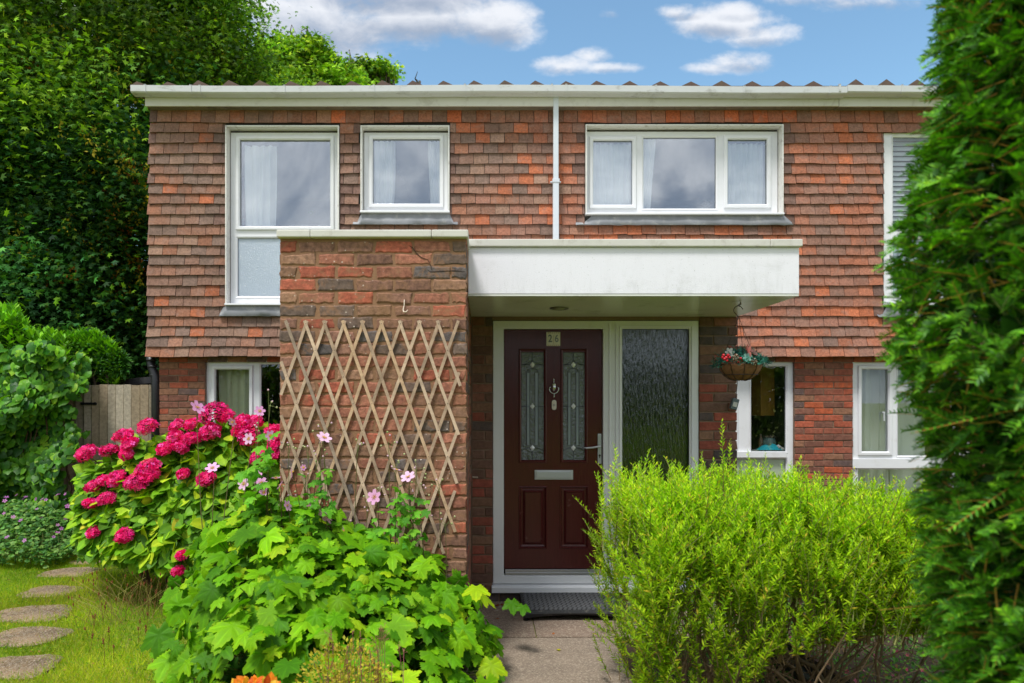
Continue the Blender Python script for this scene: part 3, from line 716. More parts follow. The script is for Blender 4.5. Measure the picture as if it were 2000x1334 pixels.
# the door leaf
ds = yd + .028
def dr(l, t, r, b): return rect(l, t, r, b, DD + .04)
gl = [dr(1017.5, 688, 1062.5, 899), dr(1098.5, 688, 1142, 899)]
lp = [dr(1014, 950, 1068, 1071), dr(1094, 950, 1149, 1071)]
up = [dr(1012.8, 681, 1068, 904), dr(1094.5, 681, 1148, 904)]
mb = MB(); mb.slab(DX0 + .004, DX1 - .004, Z(1113, DD), DZ1 - .003, gl + lp, ds, ds + .042)
door = mb.build('door', M_door, house, bevel=.002)
mb = MB()
for q in up: mb.sweep(*q, [(0, ds + .0005), (.003, ds - .006), (.010, ds - .009), (.018, ds - .003), (.023, ds + .004), (.023, ds + .02), (.018, ds + .02), (.015, ds + .0005)])
for q in lp:
    mb.sweep(*q, [(-.004, ds + .0005), (0, ds - .005), (.006, ds - .006), (.014, ds + .009), (.026, ds + .013), (.032, ds + .012), (.046, ds - .001), (.05, ds - .001), (.05, ds + .02), (-.004, ds + .02)])
    mb.box(q[0] + .048, q[1] - .048, ds - .001, ds + .02, q[2] + .048, q[3] - .048)
mb.build('door_panel', M_door, door)
# glass with lead work
for q in gl:
    x0, x1, z0, z1 = q; mb = MB(); mb.box(x0 - .003, x1 + .003, ds + .012, ds + .016, z0 - .003, z1 + .003); gp = mb.build('door_glass', M_doorglass, door)
    cx = (x0 + x1) / 2; hgt = z1 - z0; w = x1 - x0; y = ds + .010; mb = MB()
    zz = lambda t: z1 - t * hgt
    T = lambda pts, r=.0022: mb.tube([(a, y, b) for a, b in pts], r, 5)
    za, zb, zc = zz(.115), zz(.50), zz(.885)
    T([(x0, za), (x1, za)]); T([(x0, zb), (x1, zb)]); T([(cx, z1), (cx, za + .02)]); T([(cx, z0), (cx, zc - .02)])
    d1 = w * .25
    for s_ in (-1, 1):
        T([(cx + s_ * d1, zz(.18)), (cx + s_ * d1, zz(.87))]); T([(cx + s_ * d1 * .45, zz(.17)), (cx + s_ * d1 * .45, zz(.87))], .0015)
        T([(cx + s_ * w * .5, za), (cx + s_ * w * .32, za + .004), (cx + s_ * .018, za + .022)])
        T([(cx + s_ * w * .5, zc - .028), (cx + s_ * w * .33, zc - .008), (cx + s_ * .012, zc + .002)])
    T([(cx - d1, zz(.18)), (cx - d1 * .6, zz(.155)), (cx, zz(.145)), (cx + d1 * .6, zz(.155)), (cx + d1, zz(.18))])
    T([(cx - .014, za + .02), (cx, za + .034), (cx + .014, za + .02)])
    mb.build('lead_came', M_came, gp)
    mb = MB()
    for s_ in (-1, 1): mb.box(cx + s_ * d1 * .72 - d1 * .2, cx + s_ * d1 * .72 + d1 * .2, ds + .0105, ds + .0118, zz(.86), zz(.19))
    mb.build('grey_glass_strip', simple('grey glass strip', S(150, 160, 168), .2, metal=.1, var=.05), gp)
    mb = MB()
    for zc_ in (za, zb, zc):
        a = .019; b_ = .024
        mb.add([(cx - a, y - .002, zc_), (cx, y - .002, zc_ - b_), (cx + a, y - .002, zc_), (cx, y - .002, zc_ + b_), (cx, y - .009, zc_)], [(0, 1, 4), (1, 2, 4), (2, 3, 4), (3, 0, 4), (3, 2, 1, 0)])
    mb.build('glass_jewel', M_bevelglass, gp)
# aluminium weather strip
mb = MB(); mb.box(DX0 + .012, DX1 - .01, yd + .004, yd + .03, Z(1124.5, DD), Z(1119, DD)); mb.box(DX0 + .012, DX1 - .01, yd + .012, yd + .03, Z(1119, DD), Z(1114, DD)); mb.build('weather_strip', M_alu, door, bevel=.002)
# letterbox
a = dr(1044, 918, 1119, 936.5); mb = MB(); mb.box(a[0], a[1], ds - .010, ds, a[2], a[3]); lb = mb.build('letterbox', M_silver, door, bevel=.003)
mb = MB(); mb.box(a[0] + .012, a[1] - .012, ds - .018, ds - .010, a[2] + .011, a[3] - .009); mb.build('letterbox_flap', M_silver, lb, bevel=.004)
# knocker: urn with a ring
kc = P(1081.3, 758, DD); mb = MB(); kx, kz = X(1081.3, DD + .04), Z(758, DD + .04); ky = ds - .016
prof = [(.0015, .079), (.003, .07), (.0065, .062), (.003, .056), (.005, .05), (.0035, .044), (.010, .038), (.019, .034), (.021, .026), (.017, .022), (.0195, .018), (.020, 0), (.016, -.014), (.007, -.022), (.004, -.028)]
mb.lathe((kx, ky + .004, kz), prof[::-1], 14)
kn = mb.build('knocker', M_metal, door, smooth=True)
mb = MB(); mb.tube([(kx + .037 * math.sin(t) * (1 if abs(math.sin(t)) else 1), ky - .012, kz - .006 - .038 * math.cos(t) * (1.0 if math.cos(t) > 0 else .55)) for t in np.linspace(-2.35, 2.35, 19)], .0042, 7)
mb.lathe((kx, ky - .012, kz - .066), [(.002, -.012), (.005, -.006), (.006, 0), (.004, .01), (.006, .018)], 10); mb.build('knocker_ring', M_metal, kn, smooth=True)
# bell push
bx, bz = X(1082, DD + .04), Z(791, DD + .04); mb = MB(); pts = []
for s_ in (1, -1):
    for t in np.linspace(0, math.pi, 9): pts.append((bx + .0185 * math.cos(t) * s_, bz + s_ * (.022 + .0185 * math.sin(t))))
n_ = len(pts); mb.add([(x, ds - .013, z) for x, z in pts] + [(x, ds, z) for x, z in pts], [tuple(range(n_))] + [(k, k + n_, (k + 1) % n_ + n_, (k + 1) % n_) for k in range(n_)])
be = mb.build('doorbell', simple('cream plastic', S(214, 208, 196), .4, var=.03), door, bevel=.003)
mb = MB(); mb.lathe((bx, ds - .013, bz), [(.011, 0), (.011, .002), (.008, .0035)], 16, 'Y'); mb.build('bell_button', simple('grey button', S(176, 172, 165), .4), be)
# number plaque 26
a = dr(1067, 648.5, 1094, 676); mb = MB(); mb.box(a[0], a[1], ds - .009, ds, a[2], a[3]); pq = mb.build('number_plaque', simple('ceramic plaque', S(222, 218, 204), .35, var=.08, dirt=S(168, 160, 120), dirt_amt=.4, dscale=30), door, bevel=.003)
for k, ch in enumerate('26'):
    cv = bpy.data.curves.new('numeral', 'FONT'); cv.body = ch; cv.size = .082; cv.extrude = .0008; cv.offset = .0014; cv.align_x = 'CENTER'; cv.align_y = 'CENTER'
    tmp = bpy.data.objects.new('numeral_curve', cv); me_ = bpy.data.meshes.new_from_object(tmp); bpy.data.objects.remove(tmp); me_.materials.clear()
    o = link(bpy.data.objects.new('numeral', me_)); o.parent = pq; OFF[o.name] = OFF[pq.name]
    wx = a[0] + (a[1] - a[0]) * (.27 + .47 * k); o.location = Vector((wx, ds - .0105, (a[2] + a[3]) / 2 + .001)) - OFF[pq.name]; o.rotation_euler = (R(90), 0, 0)
    o.scale = (.78, 1, 1); me_.materials.append(simple('numeral grey' if k == 0 else 'numeral pale grey', S(96, 104, 112) if k == 0 else S(128, 136, 142), .4))
mb = MB(); w_ = a[1] - a[0]; mb.box(a[0] + w_ * .49, a[0] + w_ * .505, ds - .0105, ds - .009, a[2] + .01, a[3] - .026)
for z in (a[2] + .004, a[3] - .010):
    for q in range(6): mb.box(a[0] + .01 + q * .016, a[0] + .02 + q * .016, ds - .0103, ds - .009, z, z + .0045)
mb.build('plaque_pattern', simple('plaque pattern', S(150, 96, 84), .5), pq)
# lever handle with keyhole
a = dr(1167, 847, 1174.6, 906); mb = MB(); mb.box(a[0], a[1], ds - .010, ds, a[2], a[3]); hd = mb.build('door_handle', M_silver, door, bevel=.0048, segs=3)
hz = Z(871.5, DD + .03); hx = (a[0] + a[1]) / 2
mb = MB(); mb.tube([(hx, ds - .005, hz), (hx, ds - .042, hz), (hx - .012, ds - .05, hz + .001), (hx - .06, ds - .048, hz - .008), (hx - .105, ds - .044, hz - .012), (hx - .132, ds - .043, hz - .010)], [.008, .008, .0085, .0078, .0072, .0055], 10)
mb.build('lever', M_silver, hd, smooth=True)
mb = MB(); kz = Z(891, DD + .03); mb.lathe((hx, ds - .010, kz + .006), [(.0085, 0), (.0085, .003), (.002, .0034)], 14, 'Y'); mb.box(hx - .0035, hx + .0035, ds - .0125, ds - .01, kz - .014, kz + .002); mb.build('keyhole', simple('keyhole', S(60, 58, 58), .3, metal=.8), hd)

# hallway behind the sidelight
mb = MB(); x0, x1 = PX1 + .05, WX1 - .13; y0, y1 = DD + .13, DB - .02
mb.add([(x0, y0, .03), (x1, y0, .03), (x1, y1, .03), (x0, y1, .03)], [(0, 1, 2, 3)], S(90, 84, 74))
mb.add([(x0, y0, 2.2), (x1, y0, 2.2), (x1, y1, 2.2), (x0, y1, 2.2)], [(3, 2, 1, 0)], S(90, 92, 86))
mb.add([(x0, y1, .03), (x1, y1, .03), (x1, y1, 2.2), (x0, y1, 2.2)], [(0, 3, 2, 1)], S(66, 76, 66))
mb.add([(x1, y0, .03), (x1, y1, .03), (x1, y1, 2.2), (x1, y0, 2.2)], [(0, 1, 2, 3)], S(96, 112, 96))
mb.box(X(1298, 5.6), X(1298, 5.6) + .10, 5.58, 5.60, 1.18, 1.86, S(236, 180, 40)); mb.box(1.22, 1.55, 5.54, 5.9, .03, 1.02, S(216, 110, 50)); mb.box(1.1, 1.8, 5.66, 5.68, 1.02, 1.2, S(120, 150, 140)); mb.box(1.62, 1.8, 5.6, 5.66, .6, 2.1, S(96, 130, 112))
mb.build('hall_interior', attr_mat('hall', .8, 0, 10, .1, 5), house)

# recessed soffit lamp (unlit)
lx, ly = X(1092, 4.87), 4.87
lt = thing('soffit_light', 'round recessed light set in the underside of the white canopy', 'light', (lx, ly, CZ0))
mb = MB(); mb.lathe((lx, ly, CZ0), [(.048, -.001), (.066, -.001), (.068, -.006), (.062, -.011), (.050, -.009), (.046, -.002)], 28); mb.build('rim', simple('dull chrome rim', S(120, 118, 110), .35, metal=.7), lt, smooth=True)
mb = MB(); mb.lathe((lx, ly, CZ0), [(.044, -.002), (.040, -.012), (.02, -.018), (.004, -.019)], 20); mb.build('lamp_lens', simple('lamp glass', S(150, 150, 130), .15), lt, smooth=True)

# pier fixings: hook and plugs
mb = MB(); h0 = P(790, 586, DP); mb.tube([h0 + Vector((0, .0, 0)), h0 + Vector((0, -.012, -.004)), P(790, 596, DP) + Vector((0, -.01, 0)), P(788, 606, DP) + Vector((0, -.02, 0)), P(790, 611, DP) + Vector((0, -.035, 0)), P(795, 611, DP) + Vector((0, -.045, 0)), P(798, 607, DP) + Vector((0, -.04, 0))], [.004, .003, .003, .0035, .0045, .004, .002], 7)
tag(mb.build('wall_hook', simple('white enamel hook', S(214, 196, 176), .4, var=.2), None, smooth=True, loc=tuple(P(790, 610, DP))), 'small white hook screwed into the brick pier above the trellis', 'hook')
mb = MB(); x = PX1 + .006
mb.box(x - .004, x + .006, DD - .09, DD - .075, .2, CZ0 - .03); mb.build('cable_trunking', simple('brown trunking', S(92, 70, 56), .6), house)
mb = MB(); c = P(921, 932, DD - .02); mb.lathe((c[0], c[1], c[2]), [(.004, -.01), (.012, -.01), (.012, .006), (.003, .006)], 10, 'Y'); mb.tube([(c[0] - .0, c[1], c[2]), (c[0] + .05, c[1] - .01, c[2])], .006, 6); mb.build('pipe_stub', simple('cream pipe', S(200, 188, 170), .5), house)
# ------------------------------------------------------------------ ground
def ground_mat():
    m, n = newmat('soil and turf'); v = coords(n)
    a = n.noise(1.3, 8, .7, v, .3); b = n.noise(30, 6, .7, v)
    c = n.mix(n.ramp(a, .4, .62), S(128, 148, 40), S(150, 152, 56)); c = n.mix(n.ramp(b, .5, .75), c, S(112, 94, 60))
    bp = n('ShaderNodeBump', {'Height': b, 'Strength': 1, 'Distance': .02})
    p = n('ShaderNodeBsdfPrincipled', {'Base Color': c, 'Roughness': .95, 'Normal': bp}); n('ShaderNodeOutputMaterial', {'Surface': p.outputs[0]}); return m
mb = MB(); mb.add([(-400, -300, -.012), (400, -300, -.012), (400, 600, -.012), (-400, 600, -.012)], [(0, 1, 2, 3)])
tag(mb.build('ground', ground_mat()), kind='structure')
def concrete(name, base, var=.2):
    m, n = newmat(name); v = coords(n)
    a = n.noise(2.2, 9, .72, v, .3); f = n.noise(85, 4, .8, v); g2 = n.noise(45, 4, .6, v)
    c = n.mix(n.ramp(a, .3, .7), tuple(x * (1 - var) for x in base), tuple(x * (1 + var) for x in base))
    c = n.mix(n.math('MULTIPLY', n.ramp(f, .5, .6), .65), c, S(192, 178, 158)); c = n.mix(n.math('MULTIPLY', n.ramp(g2, .58, .72), .4), c, S(84, 72, 62))
    bp = n('ShaderNodeBump', {'Height': f, 'Strength': .9, 'Distance': .008})
    p = n('ShaderNodeBsdfPrincipled', {'Base Color': c, 'Roughness': .9, 'Normal': bp}); n('ShaderNodeOutputMaterial', {'Surface': p.outputs[0]}); return m
M_path = concrete('worn concrete', S(138, 122, 106))
mb = MB(); mb.add([(-.62, 4.55, .004), (-.62, 1.2, .004), (.74, 1.2, .004), (.86, 4.55, .004)], [(0, 1, 2, 3)]); mb.box(-.62, .86, 4.53, 4.55, -.01, .003)
tag(mb.build('path', M_path), kind='structure')
mb = MB()
for a, b in ((-.66, .345), (.352, 1.3), (1.307, 1.95)): mb.box(a, b, 4.562, 5.37, -.02, .006)
tag(mb.build('porch_paving', concrete('porch slab', S(132, 112, 96))), kind='structure')
mb = MB(); mb.box(1.96, 6.6, 4.2, 7.84, -.02, -.004); mb.box(-3.7, -1.26, 5.4, 7.84, -.02, -.004); mb.box(.86, 3.4, 2.0, 4.5, -.02, -.002); mb.box(-1.75, -.6, 2.3, 4.6, -.02, -.001)
tag(mb.build('flower_bed_soil', simple('bed soil', S(70, 54, 40), .95, var=.4, vscale=25, bump=1, bscale=30)), kind='structure')

# ------------------------------------------------------------------ leaf templates (x across, y to the tip, z up)
def fan(outline, cz=0.0, z=None):
    o = np.array(outline, float); n = len(o); zz = np.zeros(n) if z is None else np.array(z)
    v = np.vstack([[[0, .05, cz]], np.column_stack([o, zz])]); f = [(0, i + 1, (i + 1) % n + 1) for i in range(n)]
    return v, np.array(f)
def lobed(lobes, N=52, levels=(.4, .75, 1), sinus=.5, teeth=.06, cup=.12, pleat=.05, droop=.25, wid=34):
    th = np.linspace(-math.pi, math.pi, N, endpoint=False); r = np.zeros(N); dist = np.ones(N) * 9
    for a, L in lobes:
        d = np.abs(np.degrees(np.angle(np.exp(1j * (th - R(a)))))); r = np.maximum(r, L * (1 - sinus * np.minimum(1, d / wid) ** 1.1)); dist = np.minimum(dist, d / wid)
    r *= 1 + teeth * np.where(np.arange(N) % 2 == 0, 1, -1) * (dist > .08); r[np.abs(th) > R(160)] *= .45
    v = [(0, 0, 0)]; vc = [(.92, .95, .9)]
    for q, l in enumerate(levels):
        for k in range(N):
            rr = r[k] * l; x, y = rr * math.sin(th[k]), rr * math.cos(th[k])
            z = cup * l * .6 * (1 - l) - droop * (l ** 2) * .55 * r[k] + pleat * (1 - 2 * min(dist[k], 1)) * -1 * l
            v.append((x, y, z)); w = 1.0 + (.32 if dist[k] < .12 and l < 1 else 0) - .05 * (1 - l); vc.append((w * (1.3 if l == 1 else 1), w * (1.08 if l == 1 else 1), .95 + .2 * (w - 1)))
    f = []
    for k in range(N):
        k2 = (k + 1) % N; f.append((0, 1 + k2, 1 + k))
        for q in range(len(levels) - 1):
            a, b = 1 + q * N + k, 1 + q * N + k2; c, d = a + N, b + N; f += [(a, b, d), (a, d, c)]
    return np.array(v), np.array(f), np.array(vc)
T_anem = lobed([(0, 1.05), (60, .88), (-60, .88), (120, .55), (-120, .55)], N=52, sinus=.47, teeth=.075, wid=33, pleat=.07)
T_anem2 = lobed([(0, 1), (50, .95), (-50, .9), (100, .66), (-108, .7)], N=48, sinus=.42, teeth=.085, wid=29, droop=.4, cup=.2)
T_maple = fan([(0, 1), (-.13, .58), (-.62, .74), (-.42, .34), (-.78, .12), (-.28, .0), (0, -.12), (.28, .0), (.78, .12), (.42, .34), (.62, .74), (.13, .58)], .0, [-.14, 0, -.12, .02, -.1, 0, 0, 0, -.1, .02, -.12, 0])
T_ivy = lobed([(0, 1), (60, .78), (-60, .78), (125, .5), (-125, .5)], N=14, levels=(.5, 1), sinus=.34, teeth=0, wid=30, pleat=.03)
def ovate(w=.36, n=5, fold=.12, droop=.22, tip=1.0, vein=True):
    v, f, c = [], [], []
    ts = np.linspace(0, 1, n + 2)
    for t in ts:
        ww = w * (math.sin(math.pi * min(1, t ** .8)) ** .8) if 0 < t < 1 else 0.004; z = -droop * t * t
        v += [(-ww, t, z + fold * ww / w * .3), (-ww * .5, t, z + fold * .1), (0, t, z - .02), (ww * .5, t, z + fold * .1), (ww, t, z + fold * ww / w * .3)]
        c += [(1, 1, 1), (1, 1, 1), (1.35, 1.25, 1.2), (1, 1, 1), (1, 1, 1)]
    for i in range(len(ts) - 1):
        for k in range(4): a = i * 5 + k; f += [(a, a + 1, a + 6), (a, a + 6, a + 5)]
    return np.array(v), np.array(f), np.array(c)
T_hyd = ovate(.36, 4); T_laurel = ovate(.17, 3, .2, .12)
def kite(w, l=1, z=.1): return np.array([(0, 0, 0), (-w, .45 * l, z * .3), (0, .5 * l, -z * .2), (w, .45 * l, z * .3), (0, l, -z)]), np.array([(0, 2, 1), (0, 3, 2), (1, 2, 4), (2, 3, 4)])
T_small = kite(.3); T_needle = (np.array([(-.05, 0, 0), (.05, 0, 0), (.07, .5, .03), (-.07, .5, .03), (0, 1, 0)]), np.array([(0, 1, 2), (0, 2, 3), (3, 2, 4)]))
T_grass = (np.array([(-.5, 0, 0), (.5, 0, 0), (.32, .55, .0), (-.32, .55, .0), (0, 1, .0)]), np.array([(0, 1, 2), (0, 2, 3), (3, 2, 4)]))

T_map8 = fan([(0, 1), (-.2, .5), (-.72, .72), (-.38, .2), (-.6, -.05), (.6, -.05), (.38, .2), (.72, .72), (.2, .5)], .0, [-.14, 0, -.1, .02, -.1, -.1, .02, -.1, 0])
def rdir(K): return unit(rng.normal(size=(K, 3)))

# ------------------------------------------------------------------ trees
M_bark = simple('bark', S(92, 80, 66), .9, var=.3, vscale=14, bump=.8, bscale=30, dirt=S(84, 96, 60), dirt_amt=.5, dscale=2)
M_leaf_tree = leaf_mat('sycamore leaf', .3, .6, .15)
BR = 1.75
def tree(label, base, blobs, nclump, per, size, pal, wts, spread=.42, shade=None, seeds=None, keep=None, name='sycamore_tree', template=T_map8):
    base = Vector(base); t = thing(name, label, 'tree', base, 'trees beside and behind the house')
    # blobs: (centre, radii, weight)
    W = np.array([b[2] * b[1][0] * b[1][2] for b in blobs], float); W /= W.sum()
    which = rng.choice(len(blobs), nclump, p=W); cc = np.array([b[0] for b in blobs])[which]; rr = np.array([b[1] for b in blobs])[which]
    u = rdir(nclump) * (rng.random((nclump, 1)) ** .42); cl = cc + u * rr
    nb = max(1, nclump // 9); bi = rng.integers(0, nb, nclump); bs = 1.0 if spread > .3 else .4   # boughs: flattened groups of clumps
    cl = cl[:nb][bi] + rng.normal(size=(nclump, 3)) * np.array([.52, .52, .17]) * bs
    bri = rng.normal(1.05, .36, nb).clip(.4, 1.8)[bi]
    kp = cl[:, 2] > .25
    if keep: kp &= keep(cl[:, 0] / cl[:, 1] * F + VX, HY - (cl[:, 2] - EYE) / cl[:, 1] * F)   # outline of the crown as it stands against the sky
    cl, bri = cl[kp], bri[kp]; nclump = len(cl)
    # leaves lie in drooping sprays round each clump
    K = nclump * per; ci = np.repeat(np.arange(nclump), per)
    off = rng.normal(size=(K, 3)) * np.array([spread, spread, spread * .38]); tilt = rng.normal(0, .35, (nclump, 2))
    off[:, 2] += off[:, 0] * tilt[ci, 0] + off[:, 1] * tilt[ci, 1] - .25 * (off[:, 0] ** 2 + off[:, 1] ** 2)
    pos = cl[ci] + off
    out = unit(off * np.array([1, 1, .2]) + rng.normal(0, .25, (K, 3))); out[:, 2] -= rng.uniform(-.3, .8, K)
    nrm = np.array([0, -.55, 1.0]) + rng.normal(0, .6, (K, 3))
    sz = size * rng.uniform(.55, 1.1, K)
    col = pick(pal, K, wts, .13) * BR * (bri * rng.normal(1, .14, nclump).clip(.6, 1.5))[:, None][ci]
    top = np.clip((pos[:, 2] - 4) / 5, 0, 1)[:, None]; 
    v, f, c = scatter(template[0], template[1], pos, frames(out, nrm), sz, col)
    fast_mesh('crown', v, f, c, M_leaf_tree, t)
    # trunk and limbs
    mb = MB(); hub = Vector((base[0], base[1], max(1.6, min(b[0][2] for b in blobs) * .8)))
    mb.tube([base, base + Vector((.05, 0, .8)), hub], [.26, .2, .17], 10)
    for b in blobs:
        c0 = Vector(b[0]); mid = (hub + c0) / 2 + Vector(rng.normal(0, .25, 3)); mid.z = min(mid.z, hub.z + (c0.z - hub.z) * .4) 
        mb.tube([hub, hub.lerp(mid, .5) + Vector(rng.normal(0, .08, 3)), mid, mid.lerp(c0, .5) + Vector(rng.normal(0, .15, 3)), c0], [.12, .1, .08, .06, .03], 7)
        for k in range(7):
            d = Vector(rdir(1)[0]); d.y = -abs(d.y) * .6; e = c0 + Vector((d.x * b[1][0], d.y * b[1][1], (d.z if not keep else -abs(d.z)) * b[1][2])) * (.5 if keep else .85); s = mid.lerp(c0, rng.uniform(.1, 1)); m2 = s.lerp(e, .5) + Vector(rng.normal(0, .15, 3))
            mb.tube([s, m2, e], [.035, .022, .006], 5)
            e2 = m2 + Vector(rng.normal(0, .5 if not keep else .15, 3)); mb.tube([m2, (m2 + e2) / 2 + Vector(rng.normal(0, .08, 3)), e2], [.016, .01, .003], 4)
    mb.build('trunk', M_bark, t, smooth=True)
    if seeds:
        K = seeds[0]; reg = seeds[1]; c0 = np.array([P(*q) for q in reg])[rng.integers(0, len(reg), K)] + rng.normal(0, .3, (K, 3))
        n_ = 14; ci = np.repeat(np.arange(K), n_); pos = c0[ci] + np.column_stack([rng.normal(0, .035, K * n_), rng.normal(0, .035, K * n_), -rng.uniform(0, .22, K * n_)])
        v, f, c = scatter(T_small[0], T_small[1], pos, frames(rdir(K * n_) + [0, 0, -1], rdir(K * n_)), rng.uniform(.035, .06, K * n_), pick([(196, 176, 40), (206, 190, 60), (180, 112, 44), (170, 160, 50)], K, None, .1)[ci])
        fast_mesh('seed_bunches', v, f, c, M_leaf_tree, t)
    return t
GREEN = [(66, 98, 22), (82, 114, 24), (52, 84, 24), (94, 122, 28), (60, 92, 32)]
DK = [(44, 84, 34), (38, 74, 30), (54, 94, 38), (32, 66, 34)]
LT = [(100, 134, 26), (118, 146, 28), (82, 120, 26), (134, 150, 34)]
def Bq(px, py, D, rx, rz, w=1, ry=None): return (tuple(P(px, py, D)), (rx, ry or rx, rz), w)
tree('tall sycamore with hanging yellow seed bunches towering left of the house', (P(120, 1048, 11.2).x, 11.2, 0),
     [Bq(60, 40, 10.8, 2.4, 1.9), Bq(300, 40, 12, 2.0, 1.7), Bq(415, 20, 12.8, .9, 1.25), Bq(150, 240, 10.6, 1.9, 1.5), Bq(-60, 250, 10, 1.6, 1.8), Bq(380, 130, 12.6, 1.1, .9), Bq(270, -60, 12, 1.9, 1.2), Bq(455, 125, 13, .62, .85, .9)],
     1050, 165, .072, GREEN + LT[:2], [3, 3, 2, 2, 2, 1.2, .8], seeds=(150, [(100, 230, 9.6), (180, 250, 9.8), (240, 300, 10), (90, 80, 9.5), (330, 60, 11), (400, 60, 11.8), (440, 120, 12.2), (200, 150, 10)]), keep=lambda a, b: a < np.interp(b, [-100, 40, 120, 160], [455, 462, 485, 520]))
tree('dark dense sycamore filling the gap between laurel and house wall', (P(190, 1048, 10.2).x, 10.2, 0),
     [Bq(60, 440, 9.8, 1.6, 1.5), Bq(225, 420, 10.4, .95, 1.3), Bq(120, 600, 10, 1.5, 1.4), Bq(235, 620, 10.6, .8, 1.4), Bq(-60, 560, 9.6, 1.2, 1.8), Bq(150, 740, 10.4, 1.5, 1.0), Bq(210, 300, 10.8, .8, .9)],
     720, 180, .072, DK + GREEN[:2], [3, 3, 3, 2, 1, 1], seeds=(190, [(245, 300, 9.2), (262, 340, 9.8), (250, 420, 9.7), (225, 480, 9.6), (270, 380, 9.8), (255, 540, 9.8), (60, 500, 9)]))
tree('round-topped light green tree seen over the roof beside the tall sycamore', (P(600, 1048, 19).x, 19.5, 0),
     [Bq(585, 150, 19, 1.15, .95), Bq(635, 150, 19.4, .75, .7), Bq(540, 100, 19, .55, .6), Bq(612, 82, 19.2, .5, .5), Bq(560, 95, 19.2, .32, .42), Bq(520, 160, 18.6, .7, .8), Bq(590, 240, 19, 1.8, 1.2), Bq(665, 190, 19, .7, .7), Bq(602, 62, 19.2, .12, .22, 1.4), Bq(575, 72, 19.2, .12, .2, 1.4), Bq(645, 92, 19.2, .16, .25, 1.2)],
     620, 60, .115, LT + GREEN[:2], [3, 3, 3, 1.5, 2, 2], spread=.2, keep=lambda a, b: b > np.interp(a, [505, 520, 545, 575, 605, 640, 665, 700, 740], [110, 88, 74, 74, 60, 78, 100, 122, 150]) + 8, name='lime_tree')
tree('small loose-topped tree just clearing the roof behind the gutter', (P(735, 1048, 21).x, 21, 0),
     [Bq(738, 145, 21, .55, .42), Bq(722, 128, 21, .2, .25), Bq(755, 130, 21, .28, .2), Bq(690, 150, 21, .42, .4), Bq(685, 112, 21, .14, .25), Bq(700, 240, 21, 1.5, 1.0), Bq(770, 165, 21, .25, .16), Bq(820, 158, 21, .1, .07, 2)],
     260, 44, .11, LT + GREEN[:3], None, spread=.15, keep=lambda a, b: b > np.interp(a, [640, 680, 715, 745, 770, 790, 830], [110, 122, 118, 122, 135, 158, 160]), name='lime_tree')
tree('broad tree filling the background behind the sycamores', (P(200, 1048, 17).x, 17, 0),
     [Bq(60, 500, 16, 3.4, 2.6), Bq(120, 720, 16, 3.2, 1.6), Bq(-120, 300, 16, 2.6, 3.4)], 330, 60, .16, DK, None, spread=.6)

# hedge and trees on the far side of the garden, behind the photographer: what the panes reflect
def hedge_mass(name, label, x0, x1, y, z1, K):
    pos = np.column_stack([rnd(x0, x1, K), y + rng.normal(0, .25, K), z1 * rng.random(K) ** .8])
    v, f, c = scatter(T_small[0], T_small[1], pos, frames(rdir(K), rdir(K)), rnd(.12, .26, K), pick(GREEN + LT, K))
    tag(fast_mesh(name, v, f, c, M_leaf_tree, None), label, 'hedge')
hedge_mass('garden_hedge', 'tall green hedge along the far side of the front garden', -9, 10, -5.5, 2.6, 30000)

# ------------------------------------------------------------------ left side: shed, gate, ivy, laurel
shed = thing('garden_shed', 'dark lean-to with a black felt roof edge behind the wooden gate', 'shed', (X(235, 8.5), 8.6, 0))
M_blk = simple('black felt', S(48, 48, 52), .8, var=.3, bump=.6, dirt=S(96, 92, 84), dirt_amt=.4)
xa, xb = X(178, 8.3), X(308, 8.3); za, zb = Z(751, 8.3), Z(739, 8.3)
mb = MB(); mb.hull8([(x, y, z + e) for x, z in ((xa, za), (xb, zb)) for y in (8.3, 10.6) for e in (-.05, .03)]); mb.build('roof', M_blk, shed)
mb = MB(); mb.box(xa + .08, xb - .05, 8.38, 10.4, 0, za - .06); mb.build('wall', simple('creosoted boards', S(62, 50, 40), .85, var=.2), shed)
M_gate = attr_mat('gate board', .85, .5, 40, .3, 30, stain=S(110, 98, 82), stain_amt=.5)
M_gate_ = simple('weathered gate board', S(168, 154, 132), .85, var=.16, vscale=3, bump=.5, bscale=30, stretch=(12, 12, .8), dirt=S(122, 108, 88), dirt_amt=.5, dscale=1.5)
gate = thing('garden_gate', 'tall weathered close-boarded wooden gate with a black strap hinge', 'gate', (X(225, 7.95), 7.95, 0))
k = 0; x = X(120, 7.95); xe = X(303, 7.95)
while x < xe - .03:
    w = min(.092 + rng.normal(0, .004), xe - x); mb = MB(); ov = .016 + rng.normal(0, .001); top = Z(752, 7.95) + rng.normal(0, .003)
    mb.hull8([(xx, yy, zz) for xx, d in ((x, -ov), (x + w - .015, .006)) for yy in (7.95 + d, 7.966) for zz in (.05, top)], S(*[(172, 160, 140), (152, 140, 120), (184, 172, 152), (160, 142, 118)][int(rng.integers(0, 4))])); mb.build('board', M_gate, gate, bevel=.002); x += w
mb = MB()
for z in (.35, 1.05, 1.62): mb.box(X(120, 7.95), xe, 7.967, 8.01, z, z + .09)
mb.build('rail', M_gate, gate)
mb = MB(); mb.box(X(158, 7.94), X(186, 7.94), 7.932, 7.943, Z(791, 7.94), Z(786, 7.94)); mb.lathe((X(186, 7.94), 7.943, Z(788.5, 7.94)), [(.019, 0), (.019, .011)], 12, 'Y'); mb.build('hinge', M_black, gate, bevel=.002)
